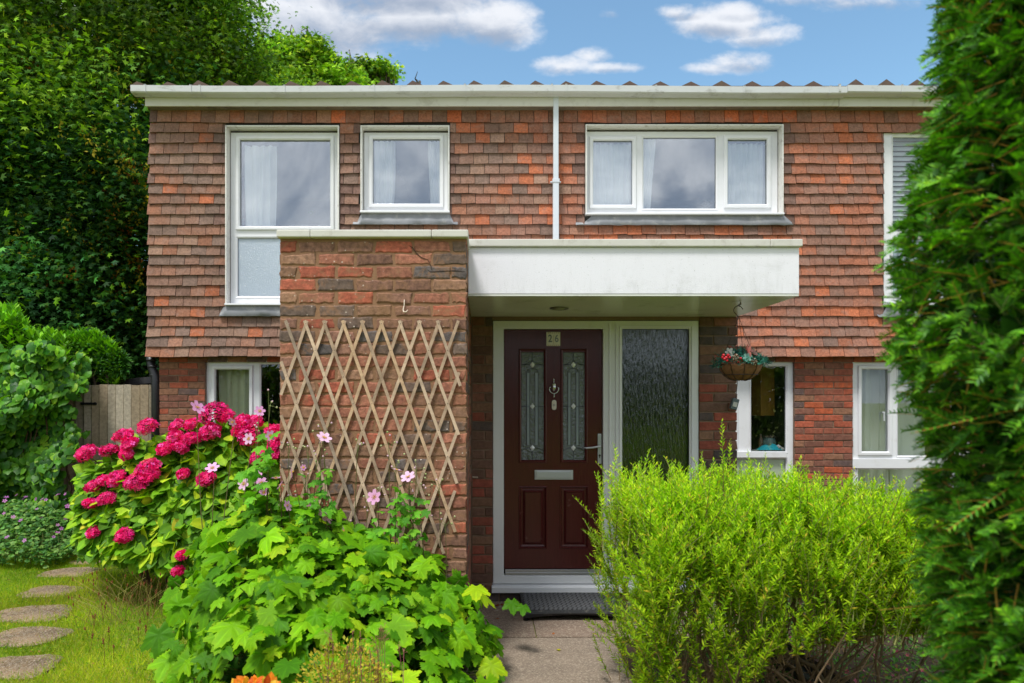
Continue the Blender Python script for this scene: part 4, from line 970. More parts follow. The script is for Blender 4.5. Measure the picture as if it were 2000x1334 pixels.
mb = MB(); mb.box(X(304, 7.93), X(310.5, 7.93), 7.93, 8.0, 0, Z(750, 7.93)); tag(mb.build('gate_post', simple('pale post', S(180, 172, 152), .8, var=.12, stretch=(6, 6, 1)), None, loc=(X(307, 7.93), 7.96, 0)), 'narrow pale timber post between the gate and the brick corner', 'post')
pp = thing('soil_pipe', 'black downpipe with a bend at the left corner of the house', 'pipe', (X(300, 7.9), 7.86, 0))
mb = MB(); mb.tube([P(293, 690, 7.88), P(296, 716, 7.88), P(303, 735, 7.86), P(304, 760, 7.86), (P(304, 0, 7.86).x, 7.86, .02)], .047, 14); mb.build('pipe', M_black, pp, smooth=True)
mb = MB()
for py in (703, 716, 733, 745): c = P(295 + (py - 703) * .22, py, 7.87); mb.lathe((c[0], c[1], c[2]), [(.048, -.012), (.055, -.008), (.055, .008), (.048, .012)], 14)
mb.build('pipe_collar', M_black, pp, smooth=True)

M_leaf = leaf_mat('garden leaf', .32, .5, .2)
M_glossleaf = leaf_mat('glossy leaf', .25, .42, .25)
M_stem = attr_mat('stems', .8, .3, 60, .2)
# ivy over the fence
ivy = thing('ivy', 'dense bright ivy covering the fence left of the gate', 'climber', (X(60, 7.4), 7.6, 0))
K = 13000; px = rnd(-380, 172, K); py = rnd(668, 1040, K)
edge = 142 - np.clip((py - 850) / 150, 0, 1) * 30 + 12 * np.sin(py / 19.0) + 8 * np.sin(py / 7.0) - np.clip((760 - py) / 60, 0, 1) * -70
ok = (px < edge + rng.normal(0, 8, K)) & (py > 686 + 14 * np.sin(px / 17) + 9 * np.sin(px / 6.3) - 12 * np.cos(px / 60) + rng.normal(0, 6, K)); px, py = px[ok], py[ok]; K = len(px)
D = 7.35 + .14 * np.sin(px / 31 + py / 47) + .12 * np.sin(py / 19 + px / 70) + rng.uniform(0, .3, K) + np.clip((px - 140) / 40, 0, 1) * .35
pos = np.column_stack([(px - VX) / F * D, D, EYE - (py - HY) / F * D]); pos = pos[pos[:, 2] > .02]; K = len(pos)
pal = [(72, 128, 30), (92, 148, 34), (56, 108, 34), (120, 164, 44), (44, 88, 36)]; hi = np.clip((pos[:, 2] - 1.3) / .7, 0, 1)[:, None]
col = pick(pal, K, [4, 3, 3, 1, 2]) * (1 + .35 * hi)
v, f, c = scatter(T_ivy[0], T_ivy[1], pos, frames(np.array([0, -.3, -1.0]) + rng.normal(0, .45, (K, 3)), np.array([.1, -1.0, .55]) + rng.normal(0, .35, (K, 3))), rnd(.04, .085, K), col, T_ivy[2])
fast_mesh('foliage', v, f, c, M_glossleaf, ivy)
mb = MB()
for k in range(26):
    x = rnd(X(-370, 7.5), X(110, 7.5)); mb.tube([(x + rng.normal(0, .02), 7.62, 0), (x + rng.normal(0, .1), 7.6, .6), (x + rng.normal(0, .2), 7.6, 1.3), (x + rng.normal(0, .25), 7.6, 1.9)], [.014, .011, .008, .004], 5, S(88, 70, 52))
mb.box(X(-390, 7.75), X(120, 7.75), 7.72, 7.76, 0, 1.8, S(110, 96, 78)); mb.build('stems', M_stem, ivy)
# laurel: shoots with upright glossy leaves
lau = thing('laurel_hedge', 'glossy light green laurel with upright shoots above the ivy', 'hedge', (X(90, 8.1), 8.2, 0))
NS = 1900; sx = rnd(-400, 235, NS)
topy = np.interp(sx, [-80, 0, 30, 60, 100, 130, 160, 190, 215, 240], [590, 606, 600, 650, 652, 660, 650, 655, 672, 705]) + np.minimum(rng.exponential(26, NS), 55)
D = np.maximum(rnd(7.6, 8.6, NS), 8.12 * (sx > 125)); tip = np.column_stack([(sx - VX) / F * D, D, EYE - (topy - HY) / F * D])
sd = unit(np.column_stack([rng.normal(0.08, .22, NS), rng.normal(-.25, .25, NS), np.ones(NS)])); L = rnd(.18, .42, NS) * np.where(sx > 165, .6, 1)
m = 15; ti = np.repeat(np.arange(NS), m); tt = np.tile(np.linspace(0, 1, m), NS)
pos = tip[ti] - sd[ti] * (L[ti] * (1 - tt) * 1.0)[:, None]; ang = np.tile(np.arange(m) * 2.4, NS) + rnd(0, 6, NS)[ti]
side = np.column_stack([np.cos(ang), np.sin(ang), np.zeros(NS * m)]); d = unit(sd[ti] * (.35 + 1.0 * tt[:, None]) + side * (1.15 - .55 * tt[:, None])); nr = sd[ti] - side * .3 * tt[:, None] + rng.normal(0, .1, (NS * m, 3))
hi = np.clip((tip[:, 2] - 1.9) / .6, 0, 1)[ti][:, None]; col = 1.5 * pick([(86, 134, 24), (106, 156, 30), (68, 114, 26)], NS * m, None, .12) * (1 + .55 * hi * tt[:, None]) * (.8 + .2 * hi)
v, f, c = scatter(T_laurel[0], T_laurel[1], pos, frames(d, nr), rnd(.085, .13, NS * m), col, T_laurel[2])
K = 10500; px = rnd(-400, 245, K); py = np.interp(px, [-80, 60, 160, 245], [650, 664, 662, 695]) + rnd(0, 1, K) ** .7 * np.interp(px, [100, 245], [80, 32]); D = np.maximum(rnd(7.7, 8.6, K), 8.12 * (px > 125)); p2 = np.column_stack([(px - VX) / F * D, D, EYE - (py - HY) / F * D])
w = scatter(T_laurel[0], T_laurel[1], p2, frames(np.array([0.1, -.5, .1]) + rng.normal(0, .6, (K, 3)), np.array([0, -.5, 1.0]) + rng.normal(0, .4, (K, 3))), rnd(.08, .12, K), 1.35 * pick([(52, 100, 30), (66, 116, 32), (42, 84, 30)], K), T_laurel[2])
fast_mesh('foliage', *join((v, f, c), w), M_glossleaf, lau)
mb = MB()
for k in range(0, NS, 3): mb.tube([tip[k] - sd[k] * L[k] * 1.3, tip[k] - sd[k] * .03], [.006, .003], 4, S(120, 140, 60), cap=False)
for k in range(12): x = rnd(X(-60, 8.2), X(230, 8.2)); mb.tube([(x, 8.2, 0), (x + .1, 8.15, .9), (x + rng.normal(0, .2), 8.1, 2.1)], [.04, .03, .012], 6, S(84, 72, 56))
mb.build('branches', M_stem, lau)

# ------------------------------------------------------------------ geranium patch at the foot of the ivy
ger = thing('cranesbill', 'low cranesbill patch with tiny mauve flowers below the ivy', 'plant', (X(60, 6.8), 6.9, 0))
K = 13000; x = rnd(-7.2, X(165, 6.9), K); D = rnd(6.35, 7.5, K); h = .16 + .34 * np.exp(-((D - 7.05) / .45) ** 2) * np.clip((X(178, 7) - x) / .35, 0.15, 1) + .05 * np.sin(x * 7 + D * 5)
pos = np.column_stack([x, D, h * rng.random(K) ** .45]); pos[:, 2] += .01
v, f, c = scatter(T_ivy[0], T_ivy[1], pos, frames(rdir(K) * [1, 1, .4] + [0, -.4, 0], np.array([0, -.5, 1.0]) + rng.normal(0, .45, (K, 3))), rnd(.014, .034, K), 1.35 * pick([(70, 116, 56), (88, 134, 62), (58, 100, 50), (104, 140, 70)], K), T_ivy[2])
fast_mesh('foliage', v, f, c, M_leaf, ger)
M_petal = leaf_mat('petal', .35, .5, .3, (1.1, .9, 1.0), .1, 60, .08)
def petals(n, w, cup, r0=.0):
    v, f, c = [], [], []
    for k in range(n):
        a = 2 * math.pi * k / n; b = len(v); rot = lambda x, y: (x * math.cos(a) - y * math.sin(a), x * math.sin(a) + y * math.cos(a))
        for x, y, z in ((0, .08, 0), (-w, .5, cup * .4), (0, .55, cup * .22), (w, .5, cup * .4), (-w * .75, .92, cup), (0, 1.0, cup * .9), (w * .75, .92, cup)): p = rot(x, y); v.append((p[0], p[1], z + (k % 2) * .02)); c.append((1.0, 1, 1) if y > .3 else (.9, .8, .9))
        f += [(b, b + 2, b + 1), (b, b + 3, b + 2), (b + 1, b + 2, b + 5), (b + 1, b + 5, b + 4), (b + 2, b + 3, b + 6), (b + 2, b + 6, b + 5)]
    return np.array(v), np.array(f), np.array(c)
T_fl5 = petals(5, .3, .12); T_fl4 = petals(4, .42, .1); T_fl6 = petals(6, .30, .14)
K = 46; x = rnd(-5.0, X(150, 6.7), K); D = rnd(6.35, 7.2, K); hh = .2 + .36 * np.exp(-((D - 7.05) / .45) ** 2)
pos = np.column_stack([x, D, hh + rnd(0, .06, K)]); v, f, c = scatter(T_fl5[0], T_fl5[1], pos, frames(rdir(K) * [1, 1, .3], np.array([0, -.7, .8]) + rng.normal(0, .3, (K, 3))), rnd(.017, .025, K), pick([(206, 130, 196), (190, 118, 190)], K, None, .06), T_fl5[2])
fast_mesh('blossom', v, f, c, M_petal, ger)
mb = MB()
for k in range(60): x0 = rnd(-5.0, X(150, 6.9)); y0 = rnd(6.5, 7.3); mb.tube([(x0, y0, 0), (x0 + rng.normal(0, .04), y0, .3)], [.004, .002], 4, S(104, 110, 60), cap=False)
mb.build('stems', M_stem, ger)

# ------------------------------------------------------------------ lawn grass and stepping stones
stones = []
for px, py, wx, wy in ((137, 1118, .23, .20), (98, 1155, .25, .17), (62, 1199, .28, .22), (55, 1243, .27, .19), (28, 1303, .24, .20), (168, 1098, .15, .10)):
    D = F * EYE / (py - HY); stones.append((X(px, D), D, wx, wy))
M_stone = concrete('stepping stone', S(130, 108, 80), .6)
LBL = ['stepping stone second from the flower patch, half sunk in turf', 'grey-brown stepping stone third from the flower patch, dark with moss', 'large pale stepping stone in the middle of the row', 'pale stepping stone just nearer than the middle one', 'nearest stepping stone at the bottom left corner', 'smallest stepping stone, farthest away under the hydrangea edge']
for (x, y, a, b), lb_ in zip(stones, LBL):
    n_ = 26; tq = np.arange(n_) / n_ * 6.283; r = (np.abs(np.cos(tq)) ** 3 + np.abs(np.sin(tq)) ** 3) ** (-1 / 3) * .95 + .08 * np.sin(2 * tq + rnd(0, 6)) + .07 * np.sin(3 * tq + rnd(0, 6)) + rng.normal(0, .035, n_); vs = []
    for lev, (sc, z) in enumerate(((1.0, -.01), (1.0, .002), (.96, .007))):
        vs += [(x + a * sc * r[k] * math.cos(2 * math.pi * k / n_), y + b * sc * r[k] * math.sin(2 * math.pi * k / n_), z) for k in range(n_)]
    fs = [(l * n_ + k, l * n_ + (k + 1) % n_, (l + 1) * n_ + (k + 1) % n_, (l + 1) * n_ + k) for l in range(2) for k in range(n_)] + [tuple(range(2 * n_, 3 * n_))]
    tag(MB().add(vs, fs).build('stepping_stone', M_stone, None, loc=(x, y, 0)), lb_, 'stepping stone', 'stepping stones across the lawn')
K = 320000; x = rnd(-7.2, -.6, K); D = rnd(3.3, 6.9, K)
ok = np.ones(K, bool)
for sx_, sy_, a, b in stones: ok &= ((x - sx_) / (a * .84)) ** 2 + ((D - sy_) / (b * .8)) ** 2 > 1 + .3 * np.sin(x * 31) * np.cos(D * 27) + rng.normal(0, .28, K)
ok &= (x / D > (-420 - VX) / F) & ((x < -1.2) | (D < 3.6)); x, D = x[ok], D[ok]; K = len(x)
patch = np.sin(x * 2.3 + 1) * np.cos(D * 1.9) + .6 * np.sin(x * 5.1 + D * 3.3); pal = np.array([S(158, 188, 34), S(196, 200, 56), S(124, 166, 36), S(196, 184, 96)])
w = np.clip(np.column_stack([1 + 0 * x, .7 + .7 * patch, .5 - .5 * patch, .2 + .3 * patch]), .04, 3); w /= w.sum(1, keepdims=True); cs = w.cumsum(1); ii = (rng.random((K, 1)) > cs).sum(1).clip(0, 3)
col = pal[ii] * rng.normal(1, .15, (K, 1)) * (1 + .22 * np.sin(x * 1.3 + D * 4.1) * np.cos(x * 3.7 - D * 1.1))[:, None]; hgt = rnd(.018, .05, K) * (1 + .35 * np.clip(patch, -1, 1)); long_ = (rng.random(K) < .012); hgt[long_] *= 2.4
d = np.array([0, 0, 1.0]) + rng.normal(0, .5, (K, 3)) * [1, 1, 0]; sc = np.column_stack([rnd(.0022, .0042, K), hgt, hgt])
v, f, c = scatter(T_grass[0], T_grass[1], np.column_stack([x, D, np.full(K, -.008)]), frames(d, rdir(K) * [1, 1, .1]), sc, col)
# clover and moss leaves lying in the sward
K2 = 22000; x2 = rnd(-7.2, -.6, K2); D2 = rnd(3.3, 6.9, K2); ok = np.ones(K2, bool)
for sx_, sy_, a, b in stones: ok &= ((x2 - sx_) / a) ** 2 + ((D2 - sy_) / b) ** 2 > 1
x2, D2 = x2[ok], D2[ok]; K2 = len(x2)
q = scatter(T_small[0], T_small[1], np.column_stack([x2, D2, rnd(.005, .022, K2)]), frames(rdir(K2) * [1, 1, .2], np.array([0, 0, 1.0]) + rng.normal(0, .3, (K2, 3))), rnd(.012, .024, K2), pick([(104, 148, 34), (150, 168, 40), (150, 120, 60), (84, 128, 40)], K2, [4, 3, .6, 3]))
K3 = 700; si = rng.integers(0, len(stones), K3); sp_ = np.array(stones)[si]; aa = rnd(0, 6.283, K3); rr_ = rng.random(K3) ** .5
lit = scatter(T_small[0], T_small[1], np.column_stack([sp_[:, 0] + sp_[:, 2] * rr_ * np.cos(aa), sp_[:, 1] + sp_[:, 3] * rr_ * np.sin(aa), np.full(K3, .011)]), frames(rdir(K3) * [1, 1, .1], np.array([0, 0, 1.0]) + rng.normal(0, .2, (K3, 3))), rnd(.004, .016, K3), pick([(196, 176, 140), (112, 90, 64), (168, 140, 96), (90, 110, 40)], K3))
tag(fast_mesh('lawn_grass', *join((v, f, c), q, lit), leaf_mat('grass blade', .4, .6, .12)), kind='stuff')
# tall seeding grasses and dock heads by the hydrangea
sg = thing('seeding_grass', 'thin straw-coloured grasses gone to seed below the hydrangea', 'grass tuft', (X(290, 5.0), 5.0, 0))
mb = MB()
for k in range(150):
    a = rnd(0, 1); x0 = X(rnd(215, 350), 5.2); y0 = rnd(4.75, 5.35); h = rnd(.12, .34); lx = rng.normal(0, .12); c_ = S(*[(180, 160, 96), (150, 150, 70), (140, 100, 60)][k % 3])
    mb.tube([(x0, y0, 0), (x0 + lx * .4, y0 - .02, h * .6), (x0 + lx, y0 - .05, h)], [.0016, .0013, .0008], 3, c_, cap=False)
    if k % 3 == 0: mb.lathe((x0 + lx, y0 - .05, h), [(.001, -.014), (.005, -.004), (.004, .006), (.001, .014)], 5, col=S(128, 72, 40))
mb.build('stalks', M_stem, sg)
mb = MB(); mb.tube([(0, 0, 0), (.006, 0, .07), (.0, 0, .14)], .0014, 4, S(120, 76, 44), cap=False)
for k in range(7): mb.lathe((.004 * math.cos(k * 2.4), .004 * math.sin(k * 2.4), .115 + k * .005), [(.001, -.005), (.0045, -.001), (.001, .005)], 5, col=S(124, 66, 44))
dk = mb.build('dock_stalk', M_stem)
for k in range(16):
    o = dk if k == 0 else link(dk.copy()); y0 = rnd(3.9, 5.2); o.location = (y0 * (rnd(170, 320) - VX) / F, y0, 0); s_ = rnd(.6, 1.4); o.scale = (1, 1, s_); o.rotation_euler = (rng.normal(0, .15), rng.normal(0, .15), rnd(0, 6))
    tag(o, 'thin reddish dried seed stalk standing in the lawn left of the anemone', 'weed', 'dried seed stalks in the lawn')

# ------------------------------------------------------------------ hydrangea
hyd = thing('hydrangea', 'big hydrangea bush covered in crimson pink flower heads', 'shrub', (X(350, 5.7), 5.75, 0))
HP = [(170,886,45),(214,883,36),(241,853,38),(254,869,34),(247,888,24),(288,834,42),(345,832,30),(373,830,28),(419,809,58),(442,814,30),(343,853,32),(374,858,36),(323,877,32),(353,873,30),(411,844,42),(475,826,40),(498,824,30),(485,852,42),(463,843,20),(534,842,34),(537,858,30),(290,915,50),(297,928,36),(268,943,42),(228,935,38),(204,941,36),(183,951,30),(358,926,24),(403,936,36),(211,976,40),(175,984,26),(508,893,38),(528,890,36),(183,1040,28),(243,1047,34),(536,870,24),(355,1085,22),(439,1037,24),(348,1116,22)]
def hyd_D(px, py): return 5.35 + .35 * np.clip((py - 950) / -150, 0, 1) + .25 * np.clip((260 - px) / 110, 0, 1) - .25 * np.clip((py - 950) / 120, 0, 1)
nf = 96; gi = np.arange(nf) + .5; ph = np.arccos(1 - 1.25 * gi / nf); th = math.pi * (1 + 5 ** .5) * gi; dome = np.column_stack([np.cos(th) * np.sin(ph), np.sin(th) * np.sin(ph), np.cos(ph)])
mbs = MB()
for px, py, w in HP:
    D = float(hyd_D(px, py)) - .06; c0 = np.array(P(px, py, D)); r = w / 2 * D / F * rng.uniform(.92, 1.12)
    up = unit(np.array([rng.normal(-.1, .25), -.45 + rng.normal(0, .2), 1.0])); t_ = unit(np.cross(up, [1, 0, .1])); B = np.array([t_, np.cross(up, t_), up])
    dd = dome * rng.normal(1, .05, (nf, 1)); pos = c0 + (dd * np.array([1, 1, .72])) @ B * r * .92; nr = dome @ B
    col = 1.3 * pick([(230, 34, 124), (218, 22, 106), (244, 84, 158), (200, 14, 92), (214, 70, 96)], nf, [4, 4, 2, 2, .4], .16) * rng.normal(1, .08)
    v, f, c = scatter(T_fl4[0], T_fl4[1], pos, frames(rdir(nf), nr + rng.normal(0, .25, (nf, 3))), rnd(.0155, .022, nf), col * rng.normal(1, .2, (nf, 1)).clip(.5, 1.5), T_fl4[2])
    k = rdir(1)[0]; core = scatter(np.vstack([dome[::3] * [1, 1, .72]]), np.array([(i, (i + 1) % (nf // 3), (i + 2) % (nf // 3)) for i in range(nf // 3)]), c0[None], B[None], np.array([r * .8]), np.array([S(120, 10, 40)]))
    fast_mesh('flower_head', *join((v, f, c), core), M_petal, hyd)
    mbs.tube([c0 - up * r * .3, c0 - up * .12 + np.array([0, .06, 0]), (c0[0] * .6 + X(350, 5.8) * .4, 5.85, max(.3, c0[2] - .5))], [.005, .006, .009], 5, S(120, 130, 60), cap=False)
for k in range(26): x0 = X(rnd(290, 440), 5.85); mbs.tube([(x0, 5.85, 0), (x0 + rng.normal(0, .15), 5.8 + rng.normal(0, .1), .5), (x0 + rng.normal(0, .25), 5.7 + rng.normal(0, .2), .95)], [.014, .011, .006], 5, S(104, 84, 60))
mbs.build('stems', M_stem, hyd)
# leaves over a mound: silhouettes from the heads
def hyd_top(px): return np.interp(px, [140, 170, 215, 260, 300, 350, 420, 480, 540, 580], [985, 915, 900, 860, 862, 842, 830, 836, 840, 860])
def hyd_bot(px): return np.interp(px, [140, 160, 200, 250, 330, 580], [1000, 1066, 1076, 1084, 1100, 1100])
K = 6500; px = rnd(162, 590, K); a, b = hyd_top(px), hyd_bot(px); t = rng.random(K) ** .85; py = a + (b - a) * t; D = hyd_D(px, py) + rng.exponential(.18, K) + .02
pos = np.column_stack([(px - VX) / F * D, D, EYE - (py - HY) / F * D])
outw = np.column_stack([(px - 350) / 420, np.full(K, -.6), -.25 - .7 * t]); d = outw + rng.normal(0, .6, (K, 3)); nr = np.column_stack([(px - 350) / 400, np.full(K, -.8), np.ones(K)]) + rng.normal(0, .4, (K, 3))
col = 1.3 * pick([(102, 148, 26), (128, 168, 30), (82, 128, 28), (158, 180, 40), (74, 112, 34), (180, 170, 50)], K, [4, 3, 4, 1.6, 2, .3])
v, f, c = scatter(T_hyd[0], T_hyd[1], pos, frames(d, nr), rnd(.075, .15, K), col, T_hyd[2]); ok = v[:, 2].reshape(K, -1).min(1) > .01
fast_mesh('foliage', v, f, c, M_leaf, hyd)
# ------------------------------------------------------------------ Japanese anemone
ane = thing('anemone', 'large-leaved Japanese anemone with pale pink open flowers in front of the trellis', 'plant', (-.75, 3.6, 0))
M_anem = leaf_mat('anemone leaf', .3, .55, .14, (1.1, 1.25, .3), .5, 22, .2)
def ztop(x): return np.interp(x, [-1.78, -1.68, -1.55, -1.42, -1.25, -1.05, -.85, -.65, -.45, -.25, -.08, .02, .1], [.1, .42, .72, .88, .98, .98, .92, .84, .76, .66, .48, .32, .08])
def mound(x, D):
    q = np.clip((3.85 - D) / 1.25, 0, 1); return ztop(x * 3.7 / D) * np.sqrt(np.clip(1 - q ** 2, 0, 1)) * (1 - .12 * q)
def leaves_on(K, depth_lo, depth_hi, size, pal, wts, T, flat=.0):
    D = rnd(2.72, 4.0, K); x = rnd(-1.78, .08, K) * D / 3.7; z = mound(x, D); ok = z > .12; x, D, z = x[ok], D[ok], z[ok]; K = len(x)
    e = .04; gx = (mound(x + e, D) - mound(x - e, D)) / (2 * e); gy = (mound(x, D + e) - mound(x, D - e)) / (2 * e)
    gx, gy = np.clip(gx, -2.5, 2.5), np.clip(gy, -2.5, 2.5)
    nrm = unit(np.column_stack([-gx, -gy, np.ones(K)])); dep = rnd(depth_lo, depth_hi, K)
    pos = np.column_stack([x, D, z]) - nrm * dep[:, None] + rng.normal(0, .02, (K, 3)); pos[:, 2] = np.maximum(pos[:, 2], .06)
    down = np.column_stack([-gx, -gy, -(gx ** 2 + gy ** 2)]); down = unit(down + [0, -.5, 0])
    d = unit(down + rng.normal(0, .55, (K, 3)) * [1, 1, .6]); nr = unit(nrm * .5 + np.array([0, -.25, 1.0]) * .75 + rng.normal(0, .32, (K, 3)))
    s_ = size * rng.uniform(.5, 1.25, K); return scatter(T[0], T[1], pos, frames(d, nr), np.column_stack([s_ * rnd(.78, 1.1, K), s_, s_ * rnd(-.3, 2.4, K)]), pick(pal, K, wts, .1), T[2]), pos
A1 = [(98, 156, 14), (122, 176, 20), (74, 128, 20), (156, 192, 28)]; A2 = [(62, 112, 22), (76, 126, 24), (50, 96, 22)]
a, p1 = leaves_on(520, -.03, .09, .096, A1, [4, 3, 3, 1.2], T_anem); b, p2 = leaves_on(420, -.05, .1, .08, A1, [4, 3, 4, 1], T_anem2)
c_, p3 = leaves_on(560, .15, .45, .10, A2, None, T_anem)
# hand-placed big leaves near the middle and the ones sprawling over the path
HL = [(567, 1150, 3.25, .12), (500, 1205, 3.05, .13), (585, 1225, 3.0, .13), (870, 1160, 3.5, .12), (690, 1150, 3.3, .11), (760, 1170, 3.3, .12), (930, 1060 + 90, 3.7, .1), (1000, 1178, 4.25, .085), (1022, 1186, 4.2, .065), (968, 1238, 3.95, .05), (455, 1222, 2.95, .12), (830, 1100, 3.6, .11), (700, 1110, 3.45, .1), (640, 1130, 3.35, .1), (960, 1300, 3.3, .1), (905, 1230, 3.3, .11), (745, 1280, 2.9, .1), (350, 1180, 3.4, .12), (310, 1240, 3.35, .12), (330, 1290, 3.2, .11), (400, 1120, 3.6, .12), (845, 1210, 3.25, .11), (790, 1230, 3.1, .12)]
pos = np.array([P(px, py, D) for px, py, D, s in HL]); K = len(HL)
d_, = (scatter(T_anem[0], T_anem[1], pos, frames(np.array([0, -.75, -.62]) + rng.normal(0, .3, (K, 3)), np.array([0, -.62, .9]) + rng.normal(0, .15, (K, 3))), np.array([h[3] for h in HL]), pick(A1, K, None, .06), T_anem[2]),)
# young small leaves on the flower stalks
st = [(633, 1000, 855), (610, 1010, 912), (560, 1040, 985), (800, 1060, 930), (818, 1040, 960), (740, 1040, 965), (775, 1050, 918), (490, 1020, 855), (520, 1030, 800), (640, 1150, 1005), (675, 1090, 1038), (600, 1010, 890), (545, 1030, 930), (590, 1020, 960)]
K = 230; si = rng.integers(0, len(st), K); pos = np.array([P(st[i][0] + rng.normal(0, 12), rng.uniform(st[i][2] + 40, st[i][2] + 150), 3.72 + rng.normal(0, .06)) for i in si])
e_ = scatter(T_anem[0], T_anem[1], pos, frames(np.array([0, -.6, -.2]) + rng.normal(0, .5, (K, 3)), np.array([0, -.4, 1.0]) + rng.normal(0, .3, (K, 3))), rnd(.025, .055, K), pick([(96, 160, 44), (112, 176, 48), (80, 140, 44)], K), T_anem[2])
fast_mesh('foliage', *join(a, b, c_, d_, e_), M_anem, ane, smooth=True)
mb = MB(); GS = S(104, 120, 62)
for p in np.concatenate([p1[::2], p2[::3], p3[::3]]):
    b0 = np.array([-.75 + (p[0] + .75) * .35 + rng.normal(0, .06), 3.75 + (p[1] - 3.75) * .3, 0]); m_ = (p + b0) / 2 + [0, .03, .12 * p[2]]
    mb.tube([b0, m_, p + [0, .0, -.005]], [.0035, .003, .002], 4, S(96, 104, 48), cap=False)
FL = [(385,796,28,'s'),(507,803,20,'f'),(454,824,17,'f'),(486,857,22,'f'),(528,851,20,'f'),(415,914,25,'f'),(476,945,24,'f'),(499,927,26,'f'),(510,943,24,'s'),(539,934,18,'f'),(548,948,20,'s'),(516,962,20,'f'),(489,981,11,'f'),(633,855,28,'s'),(571,923,24,'s'),(593,913,12,'f'),(561,988,21,'s'),(612,985,24,'f'),(636,1007,34,'F'),(672,1038,22,'f'),(731,971,28,'f'),(775,918,20,'s'),(797,932,28,'s')]
M_anth = simple('anthers', S(206, 158, 40), .7, var=.2)
for px, py, w, kd in FL:
    D = 3.72 + rng.normal(0, .05) - (.12 if kd == 'F' else 0) + (.3 if px < 520 else 0); c0 = np.array(P(px, py, D)); r = w / 2 * D / F * 1.12
    nr = {'F': [-.05, -1, .12], 'f': [rng.normal(-.2, .45), -.9, .45], 's': [rng.normal(0, .3), -.22, 1]}[kd]; nr = unit(np.array(nr, float))
    v, f, c = scatter(T_fl6[0], T_fl6[1], c0[None], frames(rdir(1), nr[None]), np.array([r]), 1.15 * pick([(232, 172, 214), (242, 198, 228), (222, 160, 208)], 1, None, .04), T_fl6[2])
    fl = fast_mesh('flower', v, f, c, M_petal, ane, smooth=True)
    m2 = MB(); t_ = unit(np.cross(nr, [.3, .2, 1])); b_ = np.cross(nr, t_)
    for k in range(18):
        a_ = k * 2.4; q = r * .24 * (k / 18) ** .5 * 1.3; e = c0 + nr * r * .1 + (t_ * math.cos(a_) + b_ * math.sin(a_)) * q; m2.lathe(tuple(e), [(.0008, -.0016), (.0021, 0), (.0008, .0022)], 5)
    m2.build('flower_centre', M_anth, fl)
    base = np.array([c0[0] + rng.normal(0, .05), 3.85, .35]); mb.tube([base, (base + c0) / 2 + [rng.normal(0, .02), 0, 0], c0 - nr * .02 + [0, .01, -.01], c0 - nr * .002], [.0032, .0026, .0018, .0015], 5, S(96, 88, 52), cap=False)
# buds on forking stalks
mb2 = MB()
for px, y0, y1 in st + [(705, 1070, 1010), (815, 1010, 958), (860, 1010, 960), (870, 1110, 1035), (930, 0, 0)][:4] + [(1 * q, 1000, 880) for q in (700, 760, 565, 625)]:
    b0 = P(px + rng.normal(0, 4), y0 + 60, 3.8); tp = P(px + rng.normal(0, 8), y1 - 14, 3.76); mid = b0.lerp(tp, .6); mb.tube([b0, mid, tp], [.003, .0024, .0014], 5, S(100, 96, 56), cap=False)
    for k in range(5):
        e = tp + Vector((rng.normal(0, .035), rng.normal(0, .02), rng.normal(.01, .025))); mb.tube([mid.lerp(tp, rng.uniform(.6, 1)), (mid.lerp(tp, .9) + e) / 2 + Vector((0, 0, .01)), e], .0011, 4, S(110, 120, 70), cap=False)
        mb2 = MB(); mb2.lathe(tuple(e), [(.001, -.006), (.0052, -.002), (.0056, .002), (.002, .006)], 7, col=S(*[(176, 178, 130), (206, 170, 180), (160, 172, 110)][k % 3])); mb2.build('flower_bud', M_stem, ane, smooth=True)
mb.build('stems', M_stem, ane)

# ------------------------------------------------------------------ low shrubs at the bottom edge
def shrublet(name, label, cat, c, rad, K, T, size, pal, mat=None, up=.3, stems=None, grp=None):
    t = thing(name, label, cat, (c[0], c[1], 0)); u = rdir(K) * rng.random((K, 1)) ** .4; pos = np.array(c) + u * rad; ok = pos[:, 2] > .02; pos = pos[ok]; u = u[ok]; K = len(pos)
    v, f, cc = scatter(T[0], T[1], pos, frames(u + [0, -.3, up] + rng.normal(0, .4, (K, 3)), np.array([0, -.5, 1.0]) + rng.normal(0, .4, (K, 3))), rnd(size * .6, size * 1.2, K), pick(pal, K), None if len(T) < 3 else T[2])
    fast_mesh('foliage', v, f, cc, mat or M_leaf, t)
    mb = MB()
    for k in range(40):
        e = np.array(c) + rdir(1)[0] * np.array(rad) * .9; e[2] = max(e[2], .05); b0 = np.array([c[0] + rng.normal(0, .05), c[1] + rng.normal(0, .04), 0]); mb.tube([b0, (b0 + e) / 2 + rng.normal(0, .02, 3), e], [.004, .003, .0015], 4, S(*(stems or (128, 92, 70))), cap=False)
    mb.build('stems', M_stem, t); return t
shrublet('heuchera', 'amber-orange leaved plant peeping up at the bottom edge of the lawn', 'plant', (X(487, 2.55), 2.55, Z(1385, 2.55)), (.125, .12, .095), 520, T_hyd, .042, [(222, 130, 30), (236, 160, 50), (204, 96, 34), (226, 190, 60)])
shrublet('spiraea', 'small yellow-green spiraea with brown seed heads in front of the anemone', 'shrub', (X(672, 2.62), 2.62, Z(1345, 2.62)), (.18, .14, .19), 2300, T_small, .017, [(176, 178, 44), (196, 190, 60), (140, 156, 40), (204, 176, 70)], stems=(150, 92, 84))
